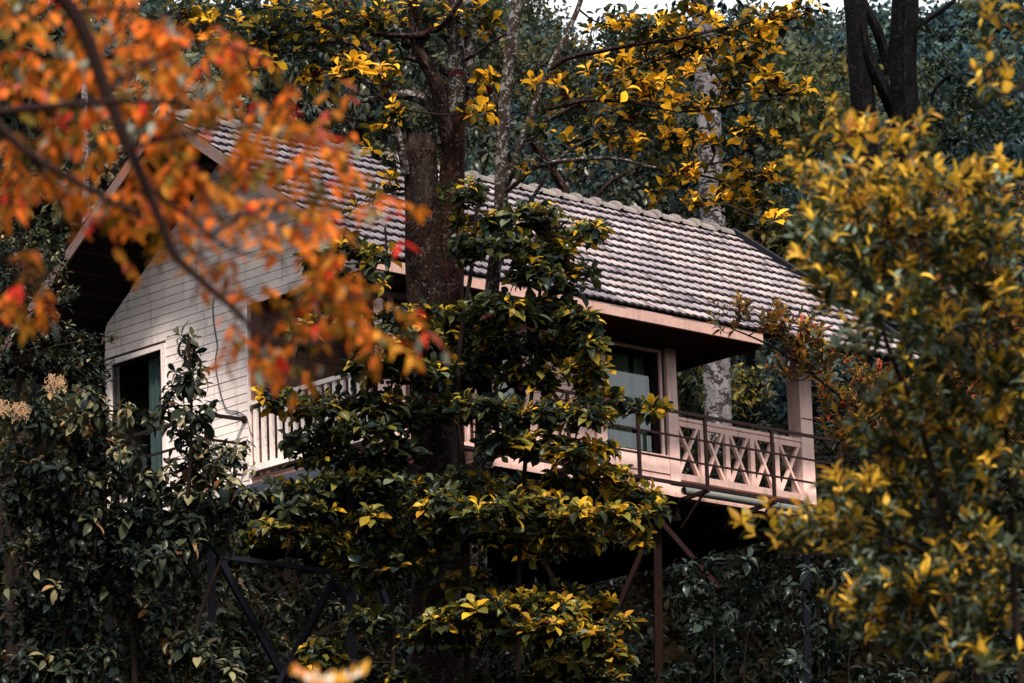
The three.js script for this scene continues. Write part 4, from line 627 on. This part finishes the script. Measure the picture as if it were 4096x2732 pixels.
// the thin russet tree beside the veranda
const RUST = [[0.32, 0.18, 0.02], [0.2, 0.085, 0.016], [0.11, 0.048, 0.013], [0.065, 0.045, 0.012], [0.035, 0.045, 0.022], [0.36, 0.05, 0.018], [0.12, 0.15, 0.11]];
const rustTint = (share) => (R() < (share > 1 ? 0.1 : 0.03) ? 5 : choose([0, 2], [1, 3], [2, 3], [3, 3], [4, 2], [6, 0.8]));
reseed(2009);
{
  const D = 74, t = new Plant('russet_tree', 'thin twiggy tree with small russet and red leaves beside the end post of the veranda', 'tree', D, root(2180, D));
  t.limb3([V3(0, -0.2, 0), t.p(2180, 1400), t.p(2150, 1120), t.p(2110, 1030), t.p(2050, 985), t.p(1960, 930), t.p(1890, 880), t.p(1830, 830), t.p(1780, 800), t.p(1730, 775), t.p(1680, 755)], 0.1, 0.01, BARK.dark, 'trunk', 9);
  t.limb([[2110, 1030], [2040, 1025], [1960, 1000], [1890, 970], [1840, 960]], 0.03, 0.008, BARK.dark); t.limb([[2150, 1120], [2200, 900], [2230, 700], [2200, 520], [2100, 470]], 0.06, 0.01, BARK.dark); t.limb([[2110, 1060], [2040, 1080], [1960, 1060], [1920, 1020]], 0.03, 0.008, BARK.dark); t.limb([[2200, 700], [2280, 560], [2330, 480]], 0.03, 0.008, BARK.dark);
  const blobs = [[1700, 725, 35, 18, 0.2], [1740, 745, 40, 22, 0.2], [1800, 750, 45, 24, 0.3], [1680, 760, 25, 14, 0.1], [1840, 785, 50, 26, 0.4], [1790, 800, 40, 20, 0.3], [1890, 830, 50, 28, 0.5], [1845, 848, 36, 18, 1.2], [1925, 885, 45, 26, 1], [1815, 868, 24, 12, 0.8], [1920, 945, 30, 24, 0.5], [1970, 950, 50, 30, 0.6], [1975, 1015, 45, 28, 0.3], [2000, 1000, 60, 30, 0.3], [1935, 1000, 30, 20, 0.3], [2030, 900, 60, 40, 0.4], [2080, 960, 60, 40, 0.3], [2100, 480, 60, 24, 0.4], [2180, 510, 60, 40, 0.4], [2000, 560, 50, 24, 0.4], [2320, 480, 40, 40, 0.5], [2230, 700, 70, 60, 0.5], [2300, 800, 60, 60, 0.5], [2200, 900, 80, 60, 0.3], [2330, 640, 40, 40, 0.5], [2300, 1000, 60, 60, 0.3]];
  t.fill(blobs, { k: 3.2, unit: 18, limbR: 0.012, twig: 0.004, spread: 1 }, (s, ax, sh, rel) => t.shoot('lance', s, ax, U(0.2, 0.38), 10, U(0.13, 0.2), 0.9, rustTint, sh, rel));
  t.finish(RUST, { single: 300 });
}
// coffee-like bushes below the veranda
const COFFEE = [[0.022, 0.035, 0.025], [0.011, 0.02, 0.014], [0.006, 0.012, 0.009], [0.004, 0.008, 0.006], [0.036, 0.042, 0.023]];
const coffeeTint = () => choose([0, 2], [1, 3], [2, 3], [3, 3], [4, 0.5]);
reseed(2010);
for (const [label, x, D, blobs] of [
  ['dark glossy leaved bush right under the rusty brace of the veranda stilt', 1640, 73, [[1570, 1290, 50, 20, 0], [1640, 1285, 55, 24, 0], [1710, 1275, 40, 20, 0], [1600, 1340, 60, 22, 0], [1700, 1340, 60, 24, 0], [1640, 1400, 60, 26, 0], [1580, 1430, 50, 26, 0], [1700, 1430, 60, 26, 0], [1630, 1480, 60, 26, 0], [1560, 1540, 50, 26, 0], [1690, 1510, 60, 26, 0]]],
  ['dark glossy leaved bush with layered shoots between the rusty stilt and the golden shrub', 1880, 72, [[1800, 1335, 50, 18, 0], [1870, 1315, 60, 20, 0], [1950, 1310, 60, 22, 0], [2010, 1335, 50, 22, 0], [1840, 1370, 50, 22, 0], [1940, 1370, 60, 24, 0], [1800, 1440, 60, 24, 0], [1880, 1440, 50, 24, 0], [1820, 1510, 60, 26, 0], [1910, 1500, 60, 26, 0], [1860, 1550, 70, 24, 0], [1970, 1550, 50, 24, 0]]],
  ['dark glossy leaved bush low in the shade behind the golden shrub', 2230, 71, [[2120, 1500, 50, 26, 0], [2200, 1480, 60, 26, 0], [2290, 1460, 60, 30, 0], [2150, 1550, 60, 24, 0], [2260, 1540, 70, 28, 0], [2330, 1520, 40, 30, 0], [2250, 1400, 60, 30, 0], [2320, 1350, 50, 30, 0], [2060, 1550, 40, 20, 0], [2200, 1300, 60, 30, 0]]],
]) {
  const t = new Plant('glossy_bush', label, 'bush', D, root(x, D));
  for (const q of [-60, 0, 70]) t.limb3([V3(q * 0.006, 0, U(-0.3, 0.3)), t.p(x + q, 1500), t.p(x + q * 1.3, 1340 + Math.abs(q))], 0.025, 0.008, BARK.twig, 'stem', 6);
  t.fill(blobs, { k: 3.2, unit: 28, limbR: 0.008, twig: 0.004, spread: 1.1 }, (s, ax, sh, rel) => t.whorl('oval', s, ax, 6, U(0.16, 0.24), 0.9, 1.5, coffeeTint, sh, rel, 0.35));
  t.finish(COFFEE, { single: 150, mat: { transmission: 0.15, clearcoat: 0.28, clearcoatRoughness: 0.3 } });
}
// dim bushes under and behind the stilts
reseed(2011);
for (const [label, x, D, blobs] of [
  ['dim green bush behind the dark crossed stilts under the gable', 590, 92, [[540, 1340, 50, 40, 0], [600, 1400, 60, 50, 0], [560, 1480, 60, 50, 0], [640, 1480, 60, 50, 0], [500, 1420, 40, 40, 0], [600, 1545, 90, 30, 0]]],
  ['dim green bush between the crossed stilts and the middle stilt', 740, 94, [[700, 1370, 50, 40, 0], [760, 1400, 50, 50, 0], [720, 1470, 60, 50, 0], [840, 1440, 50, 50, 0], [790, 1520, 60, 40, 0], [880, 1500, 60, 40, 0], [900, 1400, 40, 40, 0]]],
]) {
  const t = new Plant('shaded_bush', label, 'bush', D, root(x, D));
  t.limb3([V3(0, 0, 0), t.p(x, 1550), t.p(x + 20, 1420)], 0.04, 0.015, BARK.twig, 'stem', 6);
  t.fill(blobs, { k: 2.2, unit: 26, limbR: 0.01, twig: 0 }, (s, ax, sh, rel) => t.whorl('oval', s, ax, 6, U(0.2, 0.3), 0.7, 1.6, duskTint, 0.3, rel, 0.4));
  t.finish(DUSK.map((c) => c.map((x) => x * 0.45)), { single: 0, mat: { transmission: 0.2, clearcoat: 0.12 } });  // leaf colours scaled down to paint the shade beneath the floor
}

// ---------------------------------------------------------------- the forest behind
// a crown of leaf sprays, thinner towards its edge
reseed(3050);
function forestTree({ name, label, category = 'tree', group, depth, x, y, trunk = [], blobs, kind = 'clump-oval', size = 0.5, k = 1, unit = 16, palette, bark = BARK.fork, r = 0.2, mat = {}, single = 0 }) {
  const t = new Plant(name, label, category, depth, root(x, depth), group);
  if (trunk.length) t.limb3([V3(0, -0.4, 0), ...trunk.map(([px, py, d]) => t.p(px, py, d))], r, r * 0.45, bark, 'trunk', 10, 0.05); else t.limb3([V3(0, -0.4, 0), t.p(blobs[0][0], blobs[0][1])], r, r * 0.4, bark, 'trunk', 8, 0.05);
  t.fill(blobs, { k, unit, limbR: r * 0.18, twig: 0, deep: 1 }, (s, ax, sh, rel) => { const a = U(0, 6.3); t.leaf(kind, s, V3(Math.cos(a), U(0.2, 1.2), Math.sin(a)), Y.clone().add(rnd3()), size * U(0.7, 1.3), Math.min(palette.length - 1, Math.floor(R() * palette.length))); });
  t.finish(palette, { single, mat: { transmission: 0.25, clearcoat: 0.25, clearcoatRoughness: 0.5, ...mat }, woodMat: bark }); return t;
}
const HAZEGREEN = [[0.026, 0.052, 0.054], [0.018, 0.04, 0.046], [0.034, 0.06, 0.056], [0.05, 0.064, 0.044], [0.013, 0.03, 0.038]];  // distant haze painted into the leaf colours as blue green
const DEEP = [[0.011, 0.017, 0.011], [0.018, 0.025, 0.015], [0.008, 0.014, 0.01], [0.03, 0.036, 0.02], [0.06, 0.06, 0.034]];
const OLIVE = [[0.05, 0.057, 0.024], [0.033, 0.042, 0.018], [0.07, 0.064, 0.018], [0.025, 0.034, 0.018], [0.12, 0.078, 0.018]];
reseed(3001);
// dark forked trunks on the right
{
  const D = 108, t = new Plant('forked_tree', 'black trunked forked tree standing before the blue green forest', 'tree', D, root(2040, D));
  t.limb3([V3(-0.5, -0.5, 0), t.p(2010, 800), t.p(1990, 400), t.p(1984, 290), t.p(1974, 150), t.p(1962, 0), t.p(1950, -150)], 0.33, 0.2, BARK.fork, 'trunk', 12);
  t.limb3([V3(0.3, -0.5, 0), t.p(2085, 800), t.p(2086, 420), t.p(2080, 280), t.p(2074, 150), t.p(2078, 0), t.p(2084, -150)], 0.36, 0.25, BARK.fork, 'trunk', 12);
  t.limb([[2078, 330, 0.3], [2062, 280, 0.2], [2030, 207, 0], [1996, 140, -0.1], [1976, 60, -0.1], [1970, -60, 0]], 0.15, 0.12, BARK.fork); t.limb([[2060, 180], [2042, 150, 0.2], [2014, 70, 0.2], [1982, 8, 0.2], [1960, -60, 0.2]], 0.12, 0.09, BARK.fork); t.limb([[2078, 90], [2130, 45], [2180, 10], [2230, -40]], 0.07, 0.03, BARK.fork);
  t.limb([[2085, 330], [2120, 330], [2132, 270], [2150, 200], [2200, 170], [2280, 190]], 0.05, 0.02, BARK.fork);
  t.fill([[2150, 140, 40, 30, 0], [2200, 190, 60, 30, 0], [2250, 230, 60, 30, 0], [2200, 70, 50, 30, 0], [2170, 250, 50, 30, 0], [2290, 160, 50, 30, 0], [2150, 320, 50, 30, 0], [2300, 290, 50, 40, 0], [2220, 300, 60, 40, 0], [2130, 60, 30, 30, 0]], { k: 2, unit: 20, limbR: 0.02, twig: 0.008 }, (s, ax) => t.whorl('lance', s, ax, 6, U(0.2, 0.3), 0.6, 1.7, () => choose([0, 2], [1, 2], [2, 3], [3, 0.5]), 0, 0, 0.5));
  t.finish(DEEP, { woodMat: BARK.fork, single: 150 });
}
// pale mottled trunk behind the veranda
{
  const D = 107, t = new Plant('pale_trunked_tree', 'tree with a pale mottled trunk rising behind the veranda and the roof ridge', 'tree', D, root(1655, D));
  t.limb3([V3(0, -0.5, 0), t.p(1652, 1150), t.p(1647, 900), t.p(1640, 600), t.p(1632, 420), t.p(1626, 250), t.p(1612, 0), t.p(1600, -200)], 0.28, 0.22, BARK.pale, 'trunk', 16, 0.03);
  t.fill([[1560, -60, 60, 40, 0], [1650, -60, 60, 40, 0], [1600, -110, 80, 40, 0]], { k: 2, unit: 20, limbR: 0.05, twig: 0 }, (s, ax) => t.whorl('oval', s, ax, 6, U(0.2, 0.3), 0.6, 1.7, () => choose([0, 1], [1, 2], [3, 1]), 0, 0, 0.4));
  t.finish(DEEP, { single: 0 });
}
// tree of hanging dark leaves above the ridge
{
  const D = 93, t = new Plant('drooping_leaved_tree', 'dark tree of large hanging leaves close behind the roof ridge', 'tree', D, root(1330, D));
  t.limb3([V3(0, -0.5, 0), t.p(1330, 900), t.p(1320, 500), t.p(1200, 300), t.p(1000, 150), t.p(900, 60)], 0.2, 0.04, BARK.dark, 'trunk', 10); t.limb([[1320, 520], [1400, 420], [1470, 380]], 0.06, 0.02, BARK.dark); t.limb([[1200, 300], [1000, 330], [800, 270], [680, 260]], 0.06, 0.02, BARK.dark); t.limb([[1000, 150], [800, 100], [640, 80]], 0.05, 0.02, BARK.dark);
  const blobs = [[1290, 400, 60, 40, 0], [1370, 400, 60, 36, 0], [1450, 420, 60, 34, 0], [1500, 450, 40, 26, 0], [1230, 350, 60, 40, 0], [1120, 350, 60, 50, 0], [1100, 420, 50, 40, 0], [960, 160, 70, 50, 0], [1000, 90, 60, 50, 0], [890, 100, 70, 50, 0], [800, 270, 80, 50, 0], [720, 260, 70, 50, 0], [900, 330, 60, 50, 0], [680, 180, 60, 50, 0], [780, 120, 70, 50, 0], [640, 90, 60, 40, 0], [1010, 200, 50, 40, 0], [1180, 280, 60, 40, 0], [820, 350, 60, 40, 0], [930, 420, 40, 40, 0], [860, 210, 60, 40, 0], [1090, 90, 50, 50, 0], [1090, 300, 50, 40, 0]];
  t.fill(blobs, { k: 2.6, unit: 30, limbR: 0.02, twig: 0.007 }, (s, ax) => t.whorl('oval', s, ax, 7, U(0.2, 0.3), 1.1, 2.2, () => choose([0, 3], [1, 3], [2, 4], [3, 1.4], [4, 0.7]), 0, 0, 0.8));
  t.finish(DEEP, { single: 150, mat: { transmission: 0.2, clearcoat: 0.5 } });
}
// palm with hanging fronds at the left edge
{
  const D = 96, t = new Plant('hanging_palm', 'palm like plant with long hanging strap leaves at the forest edge behind the orange branches', 'palm', D, root(40, D));
  t.limb3([V3(0, -0.4, 0), t.p(48, 500), t.p(50, 300), t.p(52, 140)], 0.14, 0.1, BARK.dark, 'trunk', 10);
  for (let i = 0; i < 90; i++) { const a = U(0, 6.3), b = t.p(52 + U(-6, 6), U(80, 150), U(-0.3, 0.3)); t.leaf('lance', b, V3(Math.cos(a) * U(0.2, 1), U(-1.2, 0.2), Math.sin(a) * U(0.2, 1)), Y.clone().add(rnd3().multiplyScalar(0.5)), U(0.7, 1.3), choose([0, 2], [1, 3], [3, 3], [4, 2])); }
  t.finish(DEEP.map((c) => c.map((x) => x * 1.6)), { single: 90 });
}
// nearer forest trees
forestTree({ name: 'forest_tree', label: 'blue green dense tree left of the forked trunks', depth: 150, x: 1850, y: 400, blobs: [[1850, 330, 70, 60, 0], [1900, 230, 60, 70, 0], [1830, 220, 50, 50, 0], [1910, 350, 60, 70, 0], [1840, 420, 80, 60, 0], [1930, 140, 40, 50, 0], [1790, 300, 50, 50, 0], [1920, 480, 80, 60, 0], [1830, 540, 70, 60, 0], [1770, 420, 60, 60, 0], [1950, 260, 40, 60, 0]], palette: HAZEGREEN, size: 0.55, k: 3.4, unit: 17, r: 0.3 });
forestTree({ name: 'forest_tree', label: 'pale grey green feathery tree at the skyline over the golden boughs', depth: 170, x: 1780, y: 200, blobs: [[1760, 150, 50, 30, 0], [1810, 140, 40, 24, 0], [1740, 210, 60, 50, 0], [1800, 220, 50, 40, 0], [1700, 260, 60, 50, 0], [1690, 160, 40, 30, 0]], palette: OLIVE.map((c) => [c[0] * 1.1 + 0.03, c[1] * 1.1 + 0.04, c[2] + 0.04]), size: 0.5, k: 2.6, unit: 16, r: 0.25 });
forestTree({ name: 'forest_tree', label: 'blue green tall tree right of the forked trunks', depth: 155, x: 2220, y: 400, blobs: [[2190, 170, 60, 70, 0], [2250, 130, 60, 60, 0], [2290, 240, 60, 80, 0], [2180, 290, 60, 70, 0], [2250, 340, 80, 70, 0], [2330, 340, 50, 80, 0], [2170, 400, 70, 60, 0], [2260, 450, 80, 60, 0], [2330, 140, 40, 80, 0], [2160, 80, 40, 50, 0], [2230, 50, 50, 50, 0], [2130, 490, 70, 60, 0], [2300, 40, 50, 50, 0]], palette: HAZEGREEN.map((c) => c.map((x) => x * 1.35)), size: 0.55, k: 3.4, unit: 17, r: 0.3 });
forestTree({ name: 'forest_tree', label: 'blue green tree seen in the gap between the forked trunks', depth: 152, x: 2030, y: 300, blobs: [[2030, 120, 40, 50, 0], [2035, 200, 40, 50, 0], [2025, 280, 50, 50, 0], [2010, 60, 30, 30, 0], [2040, 360, 60, 50, 0]], palette: HAZEGREEN.map((c) => [c[0] * 1.3, c[1] * 1.3, c[2] * 1.1]), size: 0.5, k: 3, unit: 16, r: 0.25 });
forestTree({ name: 'forest_tree', label: 'olive green tree behind the pale trunk and the ridge end', depth: 125, x: 1740, y: 500, blobs: [[1720, 510, 60, 50, 0], [1780, 560, 60, 50, 0], [1690, 580, 50, 40, 0], [1840, 620, 60, 50, 0], [1750, 640, 60, 50, 0], [1850, 700, 60, 50, 0], [1690, 470, 40, 40, 0]], palette: OLIVE.map((c) => c.map((x) => x * 0.7)), size: 0.5, k: 2.6, unit: 16, r: 0.2 });
forestTree({ name: 'forest_tree', label: 'dark green tree filling the view through the open veranda', depth: 128, x: 1750, y: 950, blobs: [[1760, 890, 60, 50, 0], [1800, 950, 60, 60, 0], [1740, 980, 60, 50, 0], [1860, 900, 60, 60, 0], [1900, 1000, 70, 60, 0], [1960, 1060, 70, 60, 0], [1840, 1060, 70, 60, 0], [1720, 1060, 60, 50, 0], [1800, 1120, 80, 50, 0], [1960, 900, 70, 70, 0], [2060, 980, 80, 80, 0]], palette: HAZEGREEN.map((c) => c.map((x) => x * 0.9)), size: 0.5, k: 3.2, unit: 16, r: 0.25 });
forestTree({ name: 'forest_tree', label: 'yellowish green tree just behind the pale trunk under the veranda roof', depth: 112, x: 1590, y: 950, blobs: [[1580, 880, 40, 40, 0], [1580, 950, 40, 40, 0], [1720, 900, 30, 50, 0], [1580, 1030, 40, 40, 0], [1560, 840, 30, 30, 0], [1700, 980, 40, 40, 0], [1640, 1080, 60, 40, 0]], palette: [...DEEP, [0.14, 0.11, 0.02]], size: 0.4, k: 2.6, unit: 14, r: 0.15 });
forestTree({ name: 'forest_tree', label: 'grey green light tree above the eave behind the orange leaves', depth: 130, x: 330, y: 300, blobs: [[330, 260, 80, 50, 0], [420, 240, 70, 50, 0], [260, 330, 80, 60, 0], [360, 350, 70, 50, 0], [470, 290, 60, 50, 0], [200, 420, 60, 60, 0], [290, 430, 60, 50, 0], [380, 200, 60, 30, 0], [520, 300, 50, 40, 0], [440, 180, 40, 30, 0]], palette: OLIVE.map((c) => [c[0] * 1.1 + 0.02, c[1] * 1.1 + 0.03, c[2] + 0.04]), size: 0.5, k: 2.6, unit: 16, r: 0.2 });
forestTree({ name: 'forest_tree', label: 'green tree with light gaps behind the hanging palm', depth: 125, x: 90, y: 300, blobs: [[60, 60, 70, 40, 0], [130, 180, 60, 60, 0], [60, 260, 70, 60, 0], [110, 350, 80, 60, 0], [40, 420, 60, 60, 0], [150, 470, 60, 60, 0], [80, 540, 70, 60, 0], [30, 150, 40, 50, 0], [20, 640, 60, 60, 0]], palette: OLIVE.map((c) => [c[0] * 0.8, c[1] * 0.9, c[2] * 1.3]), size: 0.5, k: 2.6, unit: 16, r: 0.2 });
{
  const t = forestTree({ name: 'forest_tree', label: 'thin pale grey straight trunk rising beside the eave of the gable', depth: 104, x: 198, y: 500, trunk: [[198, 700], [197, 480], [195, 350], [194, 200], [192, 0], [190, -100]], blobs: [[190, 10, 40, 24, 0], [160, -30, 60, 30, 0], [240, -30, 60, 30, 0]], palette: OLIVE, size: 0.4, k: 1.6, unit: 18, r: 0.11, bark: BARK.pale });
}
forestTree({ name: 'forest_tree', label: 'fine leaved tree at the skyline between the lichened trunks', depth: 118, x: 1260, y: 200, blobs: [[1140, 130, 50, 50, 0], [1220, 160, 50, 40, 0], [1130, 220, 50, 40, 0], [1290, 110, 40, 26, 0], [1240, 230, 50, 40, 0], [1350, 150, 50, 30, 0], [1330, 240, 60, 40, 0], [1430, 110, 50, 40, 0], [1100, 60, 30, 50, 0], [1400, 60, 30, 30, 0], [1500, 200, 60, 60, 0], [1500, 100, 50, 50, 0], [1560, 330, 60, 60, 0], [1440, 300, 60, 50, 0]], palette: OLIVE.map((c) => [c[0] * 0.8, c[1] * 0.85, c[2] * 1.2]), size: 0.3, k: 1.7, unit: 14, r: 0.15 });
forestTree({ name: 'forest_tree', label: 'dark tall tree behind the broken stump', depth: 135, x: 800, y: 300, blobs: [[760, 60, 60, 30, 0], [860, 90, 60, 40, 0], [700, 130, 40, 30, 0], [940, 60, 60, 40, 0], [640, 220, 60, 40, 0], [760, 330, 70, 50, 0], [880, 260, 70, 50, 0], [620, 40, 40, 20, 0], [560, 230, 50, 40, 0], [1000, 300, 60, 60, 0], [1000, 160, 40, 50, 0]], palette: DEEP, size: 0.5, k: 2.2, unit: 17, r: 0.25 });
// the wood that closes the hillside: one mass, open to the sky in a few places
reseed(3100);
{
  const g = CLUMP.oval[0], list = [], c = new THREE.Color(), lens = V3(0, 0, 0);
  const top = (x) => (x > 1240 && x < 1335 ? 70 : x >= 1335 && x < 1480 ? 45 : x > 1890 && x < 1960 ? 85 : x > 520 && x < 620 ? 165 : x > 690 && x < 720 ? 10 : x > 1500 ? 5 : -60);
  for (let i = 0; i < 1900; i++) {
    const depth = U(128, 262), q = root(U(-600, 3000), depth), h = U(2, 24), rr = U(1.4, 2.8), b = U(0.25, 1.5), warm = R();
    const s = lens.set(q.x, q.y + h + rr, q.z).applyMatrix4(camera.matrixWorldInverse), sx = (-s.x / s.z * FPX + PW / 2) / S, sy = (s.y / s.z * FPX + PH / 2) / S;
    if (sy < top(sx) + 14 * Math.sin(sx * 0.05)) continue;
    for (let k = 0; k < 45; k++) { const v = rnd3(); list.push([V3(q.x + v.x * rr, q.y + h + v.y * rr, q.z + v.z * rr), U(0.4, 0.75), b, warm]); }
  }
  // more of the wood, unseen on both sides, added to darken panes and gable
  for (const [x0, x1, z0, z1, n, h1] of [[-75, -30, -105, -55, 520, 20], [45, 95, -120, -60, 160, 10]]) for (let i = 0; i < n; i++) {
    const x = U(x0, x1), z = U(z0, z1), y = ground(x, z) + U(2, h1), rr = U(2, 3.5);
    for (let k = 0; k < 26; k++) { const v = rnd3(); list.push([V3(x + v.x * rr, y + v.y * rr, z + v.z * rr), U(0.8, 1.3), 1, 0.5]); }
  }
  const im = new THREE.InstancedMesh(g, leafMat({ transmission: 0.2, clearcoat: 0.15 }), list.length);
  list.forEach(([p, s, b, warm], i) => { im.setMatrixAt(i, leafMatrix(p, rnd3(), Y.clone().add(rnd3()), s)); const w = pick(warm < 0.45 ? HAZEGREEN : warm < 0.85 ? DEEP.map((x) => x.map((y) => y * 1.2)) : OLIVE); c.setRGB(w[0] * b, w[1] * b, w[2] * b); im.setColorAt(i, c); });
  im.name = 'distant_forest'; im.userData = { kind: 'stuff', label: 'blue green wood closing the hillside behind the house', category: 'forest' }; im.castShadow = im.receiveShadow = true; scene.add(im);
}
// undergrowth under the house, its shade put into the leaf colour
reseed(3200);
{
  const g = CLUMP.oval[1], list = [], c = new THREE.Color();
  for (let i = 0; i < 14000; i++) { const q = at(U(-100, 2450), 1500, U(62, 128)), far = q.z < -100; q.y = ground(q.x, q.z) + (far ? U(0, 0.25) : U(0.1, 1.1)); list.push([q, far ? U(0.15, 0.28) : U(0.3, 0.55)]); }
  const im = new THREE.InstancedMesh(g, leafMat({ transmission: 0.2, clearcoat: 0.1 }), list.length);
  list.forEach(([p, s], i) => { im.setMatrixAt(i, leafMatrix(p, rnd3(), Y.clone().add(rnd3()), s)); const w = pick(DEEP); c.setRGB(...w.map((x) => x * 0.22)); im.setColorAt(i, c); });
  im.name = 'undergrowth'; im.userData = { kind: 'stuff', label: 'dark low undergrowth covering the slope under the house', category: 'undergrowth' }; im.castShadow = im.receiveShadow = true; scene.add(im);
}

// blurred striped leaves at the lower edge, close to the lens
reseed(3300);
{
  const D = 13, t = new Plant('striped_leaf_plant', 'very near plant with pale orange striped leaves peeping over the lower edge', 'plant', D, root(750, D));
  t.limb3([V3(0, 0, 0), t.p(750, 1640), t.p(745, 1575)], 0.008, 0.004, BARK.twig, 'stem', 6);
  for (const [x0, y0, x1, y1] of [[745, 1575, 668, 1543], [745, 1575, 832, 1546], [740, 1580, 700, 1560], [750, 1580, 790, 1566]]) for (let i = 0; i < 14; i++) { const f = i / 13, b = t.p(x0 + (x1 - x0) * f, y0 + (y1 - y0) * f + 6 * f * f, U(-0.05, 0.05)); t.leaf('lance', b, V3(U(-0.5, 0.5), U(0.2, 1), U(-0.5, 0.5)), V3(0, 0.5, 1).add(rnd3().multiplyScalar(0.5)), U(0.02, 0.045), choose([0, 2], [5, 3], [7, 1], [6, 2])); }
  t.finish([[0.6, 0.24, 0.02], ...FLAME.slice(1, 5), [0.7, 0.36, 0.06], [0.7, 0.62, 0.5], [0.6, 0.2, 0.08]], { single: 60 });
}
renderer.render(scene, camera);
